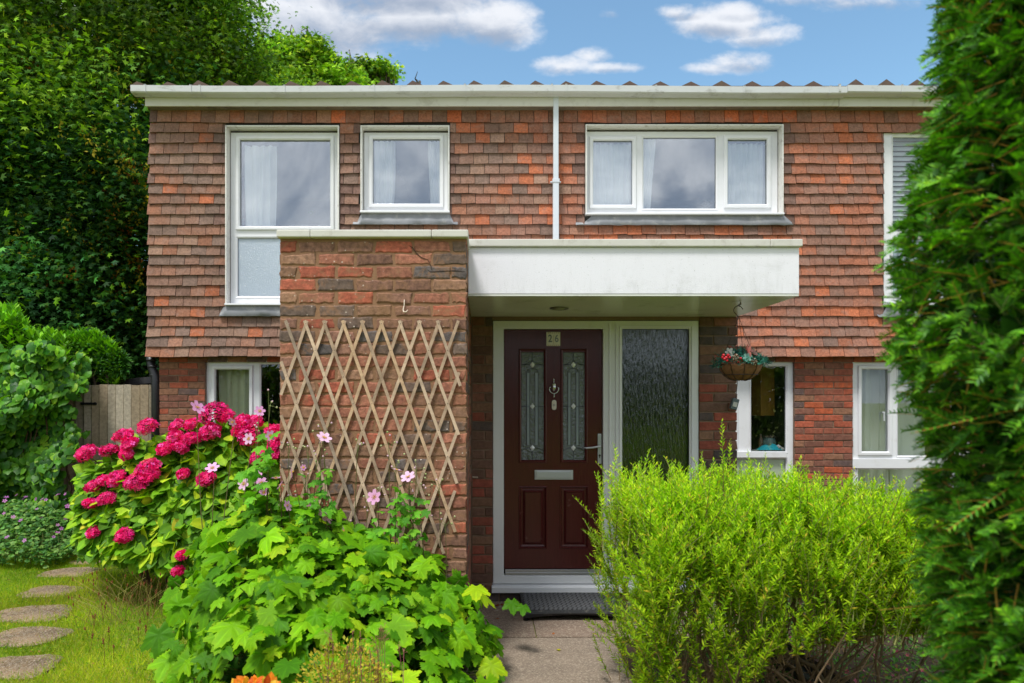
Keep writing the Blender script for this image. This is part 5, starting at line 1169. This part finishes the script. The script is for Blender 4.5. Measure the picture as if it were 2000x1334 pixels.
# brown seed heads on it
mb = MB()
for k in range(26):
    b0 = P(rnd(625, 790), 1345, 2.6); e = P(b0.x / 2.6 * F + VX + rng.normal(0, 8), rnd(1225, 1300), 2.6 + rng.normal(0, .03)); mb.tube([b0, (b0 + e) / 2, e], .0013, 4, S(140, 84, 84), cap=False)
    for q in range(5): o = e + Vector(rng.normal(0, .009, 3)); mb.tube([e - Vector((0, 0, .015)), o], .0008, 3, S(150, 100, 80), cap=False); mb.lathe(tuple(o), [(.0008, -.002), (.002, 0), (.0008, .002)], 5, col=S(164, 112, 92))
ob = mb.build('seed_head', M_stem, bpy.data.objects['spiraea'])

# ------------------------------------------------------------------ rosemary
ros = thing('rosemary', 'large bright lime-green rosemary bush with woody bare base right of the path', 'shrub', (1.35, 3.35, 0))
M_needle = leaf_mat('rosemary needle', .35, .6, .15, (1.1, 1.2, .3), .1, 50, .12)
NS = 3000; xs = rnd(.70, 2.5, NS); Ds = rnd(2.75, 3.95, NS)
def rtop(x): return np.interp(x, [.56, .62, .7, .95, 1.15, 1.4, 1.65, 1.9, 2.1, 2.3, 2.5], [.7, .95, 1.07, 1.12, 1.11, 1.1, 1.06, 1.03, 1.0, .94, .85])
def rbot(x, D): return np.maximum(.04, np.interp(x, [.5, .8, 1.0, 1.2, 1.6, 2.5], [.05, .05, .18, .40, .48, .50]) + (3.3 - D) * .3 * (x > .95))
q = np.abs(Ds - 3.35) / .62; ht = (rtop(xs) + .04 * np.sin(xs * 11) + .03 * np.sin(xs * 23 + Ds * 9)) * (1 - .28 * q ** 2.2); bt = rbot(xs, Ds)
shell = rng.random(NS) < .62; zz = np.where(shell, ht, bt + (ht - bt) * rng.random(NS) ** .8)
front = rng.random(NS) < .42; Ds = np.where(front, 2.8 + .1 * rng.random(NS) + .15 * np.clip((zz - .9) / .3, 0, 1), Ds); leftm = (rng.random(NS) < .13); xs = np.where(leftm, .68 + .08 * rng.random(NS) + .12 * np.clip((zz - .8) / .3, 0, 1), xs)
zz = np.minimum(zz, rtop(xs)); bt = rbot(xs, Ds)
zz = np.maximum(zz, bt + .08); base = np.column_stack([xs, Ds, np.maximum(zz - .1, .06)])
sd = np.column_stack([(xs - 1.35) * .12 + rng.normal(0, .13, NS) - .25 * (xs < .72) * (zz < .95), (Ds - 3.4) * .3 + rng.normal(0, .13, NS), .55 + .6 * np.clip((zz - .4) / .6, 0, 1) + rng.normal(0, .12, NS)]); sd = unit(sd)
L = rnd(.15, .31, NS)
spk = [(1412, 822), (1218, 865), (1340, 905), (1285, 890), (1497, 885), (1560, 892), (1640, 915), (1700, 945), (1240, 880), (1385, 890), (1460, 880), (1600, 930), (1175, 925), (1755, 965), (1530, 905), (1670, 935), (1310, 900), (1365, 885), (1430, 860), (1270, 905), (1580, 915)]
spk += [(a, np.interp(a, [1170, 1300, 1500, 1800], [925, 905, 915, 965]) - rng.exponential(9) + 6) for a in rnd(1170, 1800, 70)]
for k, (px, py) in enumerate(spk): D = 3.3 + rng.normal(0, .1); tp = np.array(P(px, py, D)); sd[k] = unit(np.array([rng.normal(0, .06), 0, 1])); L[k] = .34; base[k] = tp - sd[k] * L[k]
m = 60; ti = np.repeat(np.arange(NS), m); tt = np.tile(np.linspace(.04, 1, m), NS)
curve = np.column_stack([rng.normal(0, .05, NS), rng.normal(0, .05, NS), np.zeros(NS)])
pos = base[ti] + sd[ti] * (L[ti] * tt)[:, None] + curve[ti] * (tt ** 2)[:, None]; ang = np.tile(np.arange(m) * 1.9, NS) + rnd(0, 6, NS)[ti]
t1 = unit(np.cross(sd, [0.31, .9, .1])); t2 = np.cross(sd, t1); side = t1[ti] * np.cos(ang)[:, None] + t2[ti] * np.sin(ang)[:, None]
d = unit(sd[ti] * (.5 + .9 * tt[:, None] ** 2) + side * 1.0 + rng.normal(0, .15, (NS * m, 3)))
ln = rnd(.019, .034, NS * m) * (1.05 - .5 * tt ** 3); sc = np.column_stack([ln * 1.75, ln, ln])
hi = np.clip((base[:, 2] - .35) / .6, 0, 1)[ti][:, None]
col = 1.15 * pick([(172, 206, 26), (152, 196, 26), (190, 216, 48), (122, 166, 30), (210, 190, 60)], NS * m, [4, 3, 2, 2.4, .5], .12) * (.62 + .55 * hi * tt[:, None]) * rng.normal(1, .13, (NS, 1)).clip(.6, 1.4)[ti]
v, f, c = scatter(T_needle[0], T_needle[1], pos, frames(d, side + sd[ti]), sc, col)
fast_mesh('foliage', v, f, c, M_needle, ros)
mb = MB()
for k in range(NS):
    if k % 3 == 1 and k > 30: continue
    e = base[k] + sd[k] * L[k] + curve[k]; mb.tube([base[k] - sd[k] * .03, base[k], base[k] + sd[k] * L[k] * .5 + curve[k] * .25, e], [.0028, .0024, .0018, .0009], 4, S(176, 178, 110) if k % 3 and base[k][2] > .6 else S(122, 102, 70), cap=False)
WB = [(118, 98, 74), (98, 82, 62), (140, 118, 92)]
for k in range(95):
    x0 = float(np.clip(1.35 + rng.normal(0, .3), 1.0, 2.1)); y0 = 3.3 + rng.normal(0, .14); b0 = Vector((x0, y0, 0)); e = Vector((np.clip(x0 + rng.normal(0, .42), .9, 2.3), y0 + rng.normal(-.1, .3), rnd(.6, .95))); pts = [b0]
    for t in (.25, .5, .75): pts.append(b0.lerp(e, t) + Vector(rng.normal(0, .045, 3)))
    pts.append(e); r0 = rnd(.003, .009) if k > 6 else .012; mb.tube(pts, [r0, r0 * .85, r0 * .7, r0 * .5, r0 * .3], 6, S(*WB[k % 3]), cap=False)
    for q_ in range(3): s_ = pts[2 + q_ % 2]; e2 = s_ + Vector(rng.normal(0, .14, 3)); mb.tube([s_, (s_ + e2) / 2 + Vector(rng.normal(0, .02, 3)), e2], [r0 * .4, r0 * .3, .0015], 4, S(*WB[q_]), cap=False)
mb.build('branches', M_stem, ros, smooth=True)

# bedding behind and under the rosemary: pink-flowered ground cover, black edging
gc = thing('ground_cover', 'low ground cover dotted with tiny pink flowers behind the rosemary stems', 'plant', (1.9, 4.0, 0))
K = 14000; x = rnd(.95, 3.4, K); D = rnd(2.9, 5.6, K); pos = np.column_stack([x, D, rnd(0.005, .13, K)])
v, f, c = scatter(T_small[0], T_small[1], pos, frames(rdir(K), np.array([0, -.4, 1.0]) + rng.normal(0, .4, (K, 3))), rnd(.014, .03, K), 1.5 * pick([(74, 118, 44), (100, 138, 52), (58, 96, 44), (128, 100, 70)], K, [4, 3, 3, .6])); fast_mesh('foliage', v, f, c, M_leaf, gc)
K = 130; pos = np.column_stack([rnd(1.0, 2.9, K), rnd(3.0, 4.6, K), rnd(.12, .2, K)]); v, f, c = scatter(T_fl5[0], T_fl5[1], pos, frames(rdir(K), np.array([0, -.8, .8]) + rng.normal(0, .4, (K, 3))), rnd(.008, .013, K), pick([(226, 80, 130), (236, 120, 160)], K), T_fl5[2]); fast_mesh('blossom', v, f, c, M_petal, gc)
mb = MB(); mb.tube([P(1440, 1180, 4.3), P(1500, 1250, 3.9), P(1570, 1320, 3.55), P(1640, 1390, 3.3)], .03, 8); mb.hull8([(x + dx, y, z) for x, y in ((1.62, 4.35), (1.74, 3.3)) for dx in (0, .03) for z in (-.01, .24)]); tag(mb.build('lawn_edging', M_black, None), 'black plastic edging running through the bed behind the rosemary stems', 'edging')

# ------------------------------------------------------------------ yew in the right foreground, close to the camera
yew = thing('yew_tree', 'clipped dark green yew close to the camera along the right edge', 'tree', (1.32, 1.28, 0))
M_yew = leaf_mat('yew needle', .22, .45, .22, (1.1, 1.25, .3), .1, 50, .12)
cx, cy = 1.40, 1.36; dd0 = math.hypot(cx, cy); th0 = math.atan2(cx, cy)
prof_py = [-120, 0, 60, 120, 200, 300, 400, 450, 520, 600, 690, 740, 820, 900, 1000, 1100, 1200, 1340, 1900]
prof_px = [1850, 1838, 1826, 1842, 1822, 1800, 1760, 1735, 1745, 1748, 1722, 1772, 1800, 1812, 1790, 1806, 1812, 1836, 1850]
def Rz(z):
    py = HY - (z - EYE) / 1.5 * F; px = np.interp(py, prof_py, prof_px) + 3; a_ = np.arctan((px - VX) / F); return dd0 * np.sin(th0 - a_)
NS = 13000; z = rnd(.0, 2.75, NS); face = math.pi + th0   # towards the camera
az = rnd(-2.0, 2.0, NS); rr = Rz(z) * (1 - .10 + .06 * rng.random(NS) - .5 * (rng.random(NS) < .55) * rng.random(NS))
# direction towards the camera rotated by az
ux = -math.sin(th0) * np.cos(az) - math.cos(th0) * np.sin(az); uy = -math.cos(th0) * np.cos(az) + math.sin(th0) * np.sin(az)
base = np.column_stack([cx + ux * rr, cy + uy * rr, z]); sd = unit(np.column_stack([ux, uy, .15 + 0 * z]) + rng.normal(0, .55, (NS, 3))); L = rnd(.03, .072, NS)
nlong = 110; L[:nlong] = np.where(z[:nlong] < 2.1, rnd(.11, .18, nlong), .06)
out_pl = unit(np.cross(sd, rng.normal(0, .5, (NS, 3)) + [0, 0, 1])); droop = rnd(-.03, .0, NS)
m = 26; ti = np.repeat(np.arange(NS), m); k_ = np.tile(np.arange(m), NS); tt = (k_ // 2 + .5) / (m / 2); sg_ = np.where(k_ % 2 == 0, 1, -1)[:, None]
pos = base[ti] + sd[ti] * (L[ti] * tt)[:, None] + np.column_stack([0 * tt, 0 * tt, droop[ti] * tt ** 2])
d = unit(sd[ti] * (.55 + .4 * tt[:, None]) + out_pl[ti] * sg_ + rng.normal(0, .12, (NS * m, 3))); nr = np.cross(out_pl, sd)[ti] + rng.normal(0, .2, (NS * m, 3))
ln = rnd(.015, .024, NS * m) * (1.05 - .35 * tt); sc = np.column_stack([ln * 1.9, ln, ln])
young = (rng.random(NS) < .3)[ti][:, None] * tt[:, None]
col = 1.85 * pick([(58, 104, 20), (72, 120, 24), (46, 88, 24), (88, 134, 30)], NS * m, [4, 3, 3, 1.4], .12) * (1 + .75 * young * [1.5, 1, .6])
v, f, c = scatter(T_needle[0], T_needle[1], pos, frames(d, nr), sc, col)
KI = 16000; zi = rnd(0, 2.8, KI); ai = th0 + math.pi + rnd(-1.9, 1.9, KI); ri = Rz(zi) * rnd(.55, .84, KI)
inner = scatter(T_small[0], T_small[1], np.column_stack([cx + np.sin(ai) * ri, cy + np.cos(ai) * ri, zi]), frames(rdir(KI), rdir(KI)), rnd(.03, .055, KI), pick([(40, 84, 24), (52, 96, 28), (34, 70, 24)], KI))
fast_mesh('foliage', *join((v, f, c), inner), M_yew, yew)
mb = MB()
for k in range(NS):
    yc = k < nlong or rng.random() < .3
    mb.tube([base[k] - sd[k] * .05, base[k], base[k] + sd[k] * L[k] + np.array([0, 0, droop[k]])], [.0016, .0013, .0007], 4, S(184, 140, 60) if yc else S(84, 100, 44), cap=False)
mb.build('twigs', M_stem, yew)
mb = MB(); mb.tube([(cx, cy, 0), (cx + .02, cy, 1.2), (cx, cy + .02, 2.6)], [.09, .07, .03], 10, S(96, 66, 50))
for k in range(120):
    z_ = rnd(.2, 2.6); a_ = th0 + math.pi + rnd(-1.7, 1.7); r_ = float(Rz(z_)) * .72; e = Vector((cx + math.sin(a_) * r_, cy + math.cos(a_) * r_, z_ + .1)); mb.tube([(cx, cy, z_ - .12), Vector((cx, cy, z_ - .05)).lerp(e, .5), e], [.014, .008, .003], 5, S(104, 72, 50), cap=False)
mb.build('trunk', M_stem, yew, smooth=True)

# ------------------------------------------------------------------ trellis on the pier
tr = thing('trellis', 'expanding wooden diamond trellis fixed to the brick pier', 'trellis', (X(725, DP), DP - .012, Z(1085, DP)))
M_slat = attr_mat('trellis slat', .85, .5, 60, .3, 14, stain=S(122, 108, 98), stain_amt=.6)
M_slat_ = simple('weathered trellis slat', S(176, 148, 124), .85, var=.35, vscale=9, bump=.5, bscale=50, stretch=(1, 1, 1), dirt=S(120, 104, 92), dirt_amt=.6, dscale=9)
def lattice(sign, y0, y1):
    mb = MB(); sl = 18.4 / 52.0
    for k in range(-10, 22):
        xs_ = 560 + 37 * k; pts = []
        # slat: x = xs + sign*sl*(y-632)
        ya, yb = 626, 1082
        f_ = lambda y: xs_ + sign * sl * (y - 632)
        lo = 549 if (k + 30) % 1 == 0 else 551; hi = 902 - (0 if sign > 0 else 2)
        ys = [y for y in np.arange(ya, yb, 1.0) if lo <= f_(y) <= hi - (y - 632) * .035]
        if len(ys) < 40: continue
        sc_ = S(*[(190, 164, 140), (176, 150, 126), (200, 174, 148), (160, 140, 122), (196, 164, 132)][int(rng.integers(0, 5))])
        a, b = ys[0], ys[-1]
        if b < yb - 8: b = min(b + 4, yb)
        p0, p1 = P(f_(a), a, DP - .02), P(f_(b), b, DP - .02); dv = (p1 - p0).normalized(); sd_ = Vector((dv.z, 0, -dv.x)) * .0088
        w1_, w2_ = rng.normal(0, .0015, 2); mid = (p0 + p1) / 2 + Vector((rng.normal(0, .003), 0, 0))
        for q0, q1 in ((p0, mid), (mid, p1)): mb.hull8([Vector((q.x, yy, q.z)) + sd_ * s_ for q in (q0, q1) for s_ in (-1, 1) for yy in (y0 + w1_, y1 + w1_)], sc_)
    return mb
lattice(-1, DP - .016, DP - .009).build('rear_slats', M_slat, tr); lattice(1, DP - .024, DP - .0165).build('front_slats', M_slat, tr)
mb = MB(); sl = 18.4 / 52
for r_ in range(0, 9):
    for k in range(0, 10):
        px = 560 + 37 * k + (18.4 if r_ % 2 else 0); py = 632 + 52 * r_
        if 553 < px < 896 - (py - 632) * .03: c0 = P(px, py, DP - .026); mb.lathe((c0.x, DP - .024, c0.z), [(.0026, 0), (.0026, .001), (.001, .0018)], 6, 'Y')
mb.build('rivet', simple('rivet', S(88, 80, 74), .4, metal=.7), tr)

# ------------------------------------------------------------------ door step mat
mt = thing('door_step', 'black rubber half step with dimpled tread on small feet before the door', 'step', (.65, 5.1, 0))
x0, x1, ya, yb = .278, 1.04, 4.868, 5.335; zt = .082; n_ = 24; mb = MB()
fr = lambda t: ya + .045 * (1 - (2 * t - 1) ** 2) * -0 + .02 * math.sin(math.pi * t)
vs = []; xs = np.linspace(x0, x1, n_)
for k, x in enumerate(xs):
    t = k / (n_ - 1); yf = fr(t); arch = .02 + .028 * math.sin(math.pi * min(max(t, .04), .96)) ** .5
    vs += [(x, yf + .004, arch), (x, yf - .004, zt - .02), (x, yf + .002, zt - .006), (x, yf + .016, zt), (x, yb, zt + .002), (x, yb, .03), (x, yf + .05, arch + .01)]
fs = [(k * 7 + a, k * 7 + 7 + a, k * 7 + 7 + (a + 1) % 7, k * 7 + (a + 1) % 7) for k in range(n_ - 1) for a in range(7)] + [tuple(range(7)), tuple((n_ - 1) * 7 + a for a in range(6, -1, -1))]
mb.add(vs, fs); mb.build('body', simple('rubber', S(34, 35, 37), .75, var=.25, vscale=30, bump=.3, dirt=S(112, 108, 100), dirt_amt=.55, dscale=20), mt)
mb = MB(); y = ya + .045; r_ = 0
while y < yb - .01:
    x = x0 + .03 + (.011 if r_ % 2 else 0)
    while x < x1 - .02: mb.hull8([(x + sx * .0075 * t, y + sy * .0055 * t, zt + z_) for sx in (-1, 1) for sy in (-1, 1) for z_, t in ((.0005, 1.5), (.009, .8))]); x += .034
    y += .026; r_ += 1
mb.build('tread', simple('tread rubber', S(74, 75, 78), .6, var=.2), mt)
for x in (x0 + .02, x1 - .03): mb = MB(); mb.lathe((x, ya + .04, 0), [(.019, .007), (.019, .016), (.010, .022), (.010, .05)], 14); mb.build('foot', M_black, mt)

# ------------------------------------------------------------------ hanging basket
bc = P(1446, 716, 4.59); hk = P(1443, 583, 4.59); hk.z = CZ0
hb = thing('hanging_basket', 'coir-lined hanging basket of artificial greenery and pink poinsettia under the canopy corner', 'hanging basket', (bc.x, bc.y, bc.z - .1))
br = .143; bz = Z(712, 4.59)
M_coir = simple('coir liner', S(128, 88, 56), .95, var=.35, vscale=30, bump=1, bscale=60, dirt=S(84, 54, 34), dirt_amt=.6, dscale=16)
mb = MB(); mb.lathe((bc.x, bc.y, bz), [(.03, -.106), (.07, -.096), (.105, -.07), (.13, -.035), (.14, 0), (.13, .004), (.1, -.005)], 28); mb.build('liner', M_coir, hb, smooth=True)
mb = MB(); M_wire = simple('dark wire', S(58, 46, 40), .5, metal=.5, var=.3)
for k in range(10):
    a = k * math.pi / 5 + .15; mb.tube([(bc.x + r * math.cos(a), bc.y + r * math.sin(a), bz + z_) for r, z_ in ((.03, -.109), (.073, -.098), (.108, -.071), (.134, -.035), (.144, 0))], .0022, 5)
for r, z_ in ((.144, 0), (.11, -.07)): mb.tube([(bc.x + r * math.cos(a), bc.y + r * math.sin(a), bz + z_) for a in np.linspace(0, 6.2832, 30)], .0024, 5)
mb.build('wire_frame', M_wire, hb)
ring = Vector((hk.x + .0, hk.y, CZ0 - .10))
for k in range(3):
    a = k * 2.094 + .35; e = Vector((bc.x + .14 * math.cos(a), bc.y + .14 * math.sin(a), bz)); mb = MB(); n_ = 36
    for i in range(n_):
        p, q_ = ring.lerp(e, i / n_), ring.lerp(e, (i + .92) / n_); o = Vector((.0022, 0, 0)) if i % 2 else Vector((0, .0022, 0)); mb.tube([p, (p + q_) / 2 + o, q_], .0011, 4); mb.tube([p, (p + q_) / 2 - o, q_], .0011, 4)
    mb.build('chain', M_wire, hb)
mb = MB(); mb.tube([hk + Vector((.012, 0, .0)), hk + Vector((.004, 0, -.03)), hk + Vector((-.006, 0, -.02)), hk + Vector((.018, 0, -.012))], .003, 6)
mb.tube([ring + Vector((.03 * math.cos(a) - .004, 0, .045 + .03 * math.sin(a))) for a in np.linspace(.2, 3.6, 12)] + [ring], .0028, 6); mb.build('hook', M_wire, hb)
K = 620; a = rnd(0, 6.283, K); r = rnd(.02, .165, K); pos = np.column_stack([bc.x + r * np.cos(a), bc.y + r * np.sin(a), bz + .075 - 2.6 * r ** 2 + rng.normal(0, .014, K)]); dirs = unit(np.column_stack([np.cos(a), np.sin(a), .7 - 4 * r]) + rng.normal(0, .4, (K, 3)))
nd = 12; ti = np.repeat(np.arange(K), nd); sp = unit(np.cross(dirs, rdir(K)))[ti]; an = np.tile(np.linspace(0, 6.283, nd), K); s2 = np.cross(dirs[ti], sp); side = sp * np.cos(an)[:, None] + s2 * np.sin(an)[:, None]; tt = np.tile(np.linspace(0, 1, nd), K)
v, f, c = scatter(T_needle[0], T_needle[1], pos[ti] + dirs[ti] * (.035 * tt)[:, None], frames(side + dirs[ti] * .7, dirs[ti]), np.column_stack([np.full(K * nd, .015), np.full(K * nd, .017), np.full(K * nd, .01)]), pick([(40, 108, 96), (58, 134, 122), (34, 84, 84), (72, 150, 140)], K)[ti])
fast_mesh('greenery', v, f, c, M_leaf, hb)
def blossomat(px, py, D, r, pal, T=T_fl6, nm='poinsettia', nrm=(0, -1, .5)):
    c0 = np.array(P(px, py, D))[None]; a_ = scatter(T[0], T[1], c0, frames(rdir(1), np.array([nrm], float)), np.array([r]), pick(pal, 1, None, .02), T[2]); b_ = scatter(T[0], T[1], c0 + [[0, -.006, .004]], frames(rdir(1), np.array([nrm], float)), np.array([r * .6]), pick(pal, 1, None, .02), T[2]); return fast_mesh(nm, *join(a_, b_), M_petal, hb, smooth=True)
blossomat(1459, 689, 4.47, .058, [(222, 140, 130)], nrm=(.1, -.8, .7)); blossomat(1472, 690, 4.5, .045, [(226, 150, 138)], nrm=(.5, -.6, .7)); blossomat(1425, 688, 4.5, .032, [(206, 214, 200)], nrm=(-.3, -.8, .6)); blossomat(1460, 698, 4.44, .03, [(150, 200, 186)], nrm=(.2, -1, .2))
for px, py, r in ((1413, 694, .011), (1418, 699, .012), (1422, 694, .011), (1415, 701, .011), (1425, 698, .010), (1420, 704, .009), (1447, 700, .009), (1442, 707, .008), (1411, 698, .009)):
    c0 = P(px, py, 4.455); mb = MB(); mb.lathe(tuple(c0), [(r * math.sin(t), -r * math.cos(t)) for t in np.linspace(.1, 3.04, 7)], 10, col=None); mb.build('berry', simple('red berry', S(190, 30, 44), .25, var=.1), hb, smooth=True)
for px, py in ((1436, 699), (1471, 707)):
    c0 = P(px, py, 4.45); mb = MB()
    for k in range(44): t = k / 44; a_ = k * 2.4; r = .021 * math.sin(math.pi * (.15 + .8 * t)); q_ = Vector((c0.x + r * math.cos(a_), c0.y - .01 - .6 * r * abs(math.sin(a_)), c0.z - .02 + .045 * t)); mb.lathe(tuple(q_), [(.001, -.004), (.0052, 0), (.001, .003)], 5, col=S(*[(104, 68, 48), (180, 170, 150)][k % 3 == 0]))
    mb.build('pine_cone', M_stem, hb)

# small tilted box hanging on a cord at the corner of the porch
bx = P(1434, 789, 5.32); kb = thing('hanging_light', 'small grey box dangling on a dark cord below the hanging basket', 'ornament', tuple(bx))
mb = MB(); ax = Vector((.28, 0, 1)).normalized(); rx = Vector((1, 0, -.28)).normalized(); hull = [bx + rx * sx * .026 + ax * sz * .043 + Vector((0, yy, 0)) for sx in (-1, 1) for sz in (-1, 1) for yy in (-.02, .02)]
mb.hull8(hull); mb.build('case', simple('grey case', S(92, 104, 108), .4, var=.15), kb, bevel=.004)
mb = MB(); mb.hull8([bx + rx * sx * .016 + ax * (sz * .018 - .004) + Vector((0, yy, 0)) for sx in (-1, 1) for sz in (-1, 1) for yy in (-.024, -.0205)]); mb.build('panel', simple('pale panel', S(206, 204, 196), .3, var=.05, dirt=S(120, 100, 80), dirt_amt=.5, dscale=30), kb)
mb = MB(); mb.tube([bx + ax * .044, P(1438, 770, 5.33), P(1441, 740, 5.36), P(1440, 700, 5.36), Vector((P(1440, 700, 5.36).x, 5.36, CZ0))], .003, 5); mb.build('cord', M_black, kb)

# ------------------------------------------------------------------ things on the window sills
ks = Z(880, 8.05)
mb = MB(); r = np.random.default_rng(4); nx, ny = 22, 8; vs = []
for j in range(ny + 1):
    for i in range(nx + 1): s_, t = i / nx, j / ny; x = X(1482, 8.0) + s_ * .32; vs.append((x, 7.99 + t * .12, ks + .004 + .055 * math.sin(math.pi * s_) ** .7 * math.sin(math.pi * min(1, t * 1.0)) ** .6 * (1 + .35 * math.sin(s_ * 19 + t * 6)) + .006))
mb.add(vs, [(j * (nx + 1) + i, j * (nx + 1) + i + 1, (j + 1) * (nx + 1) + i + 1, (j + 1) * (nx + 1) + i) for j in range(ny) for i in range(nx)]); tag(mb.build('cloth', simple('turquoise cloth', S(30, 170, 190), .85, var=.15), None, smooth=True, loc=(X(1505, 8.05), 8.05, ks)), 'crumpled turquoise cloth on the kitchen window sill', 'cloth')
def jar(px, w, h, col, label, cat, name, neck=.5, D=8.13):
    x = X(px, D); r = w / 2; t = thing(name, label, cat, (x, D, ks)); mb = MB(); mb.lathe((x, D, ks), [(r * .8, 0), (r, h * .08), (r, h * .62), (r * neck, h * .8), (r * neck, h * .9)], 18); mb.build('body', simple(name + ' glass', S(*col), .12, var=.1), t, smooth=True)
    mb = MB(); mb.lathe((x, D, ks), [(r * neck * 1.1, h * .9), (r * neck * 1.1, h), (r * neck * .7, h * 1.01)], 14); mb.build('lid', simple(name + ' lid', S(96, 84, 76), .4), t)
jar(1502, .16, .17, (96, 118, 116), 'squat grey-green glass jar behind the turquoise cloth', 'jar', 'storage_jar', .8)
jar(1486, .055, .19, (104, 84, 66), 'narrow brown bottle beside the glass jar on the kitchen sill', 'bottle', 'bottle', .42)
mb = MB()
for k in range(7): c0 = Vector((X(1522 + rng.normal(0, 3), 8.02), 8.02 + rng.normal(0, .02), ks + .02 + abs(rng.normal(0, .015)))); mb.lathe(tuple(c0), [(.004, -.02), (.022, -.008), (.02, .008), (.004, .02)], 8)
tag(mb.build('paper_towel', simple('crumpled white paper', S(206, 206, 204), .8, var=.15), None, smooth=True, loc=(X(1522, 8.02), 8.02, ks)), 'crumpled pale cloth at the right end of the kitchen sill', 'cloth')
mb = MB(); mb.box(X(1296, 7.93), X(1535, 7.93), 7.935, 8.3, ks - .03, ks - .0005); mb.build('window_board', M_upvc, house)
# kitchen: cupboard seen through the window
mb = MB(); mb.box(X(1486, 8.5), X(1513, 8.5), 8.5, 8.8, Z(812, 8.5), 2.28); tag(mb.build('wall_cupboard', simple('oak cupboard', S(222, 168, 72), .5, var=.1), None, bevel=.004, loc=(X(1500, 8.5), 8.6, 1.45)), 'honey-coloured wall cupboard seen inside the kitchen', 'cupboard')
hp = thing('houseplant', 'small dark-leaved houseplant at the foot of the middle upstairs pane', 'houseplant', tuple(P(1379, 412, 8.0)))
K = 16; c0 = np.array(P(1379, 404, 8.0)); a = np.arange(K) * 2.4; dirs = np.column_stack([np.cos(a), .5 * np.sin(a), .5 + .6 * rng.random(K)]); v, f, c = scatter(T_hyd[0], T_hyd[1], np.repeat(c0[None], K, 0) + dirs * .015, frames(dirs, np.array([0, 0, 1.0]) + 0 * dirs), rnd(.04, .075, K), pick([(50, 44, 48), (40, 54, 44)], K), T_hyd[2]); fast_mesh('foliage', v, f, c, M_leaf, hp)
mb = MB(); c1 = P(1379, 412, 8.0); mb.lathe((c1.x, c1.y, c1.z - .07), [(.03, 0), (.04, .08), (.036, .08), (.03, .07)], 14); mb.build('pot', simple('dark pot', S(70, 56, 52), .5), hp)

# leaf litter on the paving
for k, (px, py, lb_) in enumerate(((985, 1186, 'curled brown leaf on the paving beside the brick corner'), (975, 1212, 'small brown leaf just nearer than the curled one'), (1084, 1240, 'reddish leaf scrap on the joint before the step'), (1092, 1274, 'single yellow leaf lying on the concrete path'))):
    D = F * EYE / (py - HY); c0 = np.array([[X(px, D), D, .012]]); n3 = 6 if k == 0 else 1; c0 = np.repeat(c0, n3, 0) + (rng.normal(0, .02, (n3, 3)) * [1, 1, .3] if n3 > 1 else 0)
    v, f, c = scatter(T_hyd[0], T_hyd[1], c0, frames(rdir(n3) * [1, 1, .1], np.array([[.2, -.2, 1.0]] * n3) + rng.normal(0, .2, (n3, 3))), np.full(n3, .035 if k != 2 else .025), np.array([S(*[(132, 66, 40), (150, 92, 56), (160, 100, 60), (190, 190, 30)][k])] * n3), T_hyd[2])
    tag(fast_mesh('fallen_leaf', v, f, c, M_leaf, None, loc=tuple(c0[0])), lb_, 'leaf', 'fallen leaves on the paving')
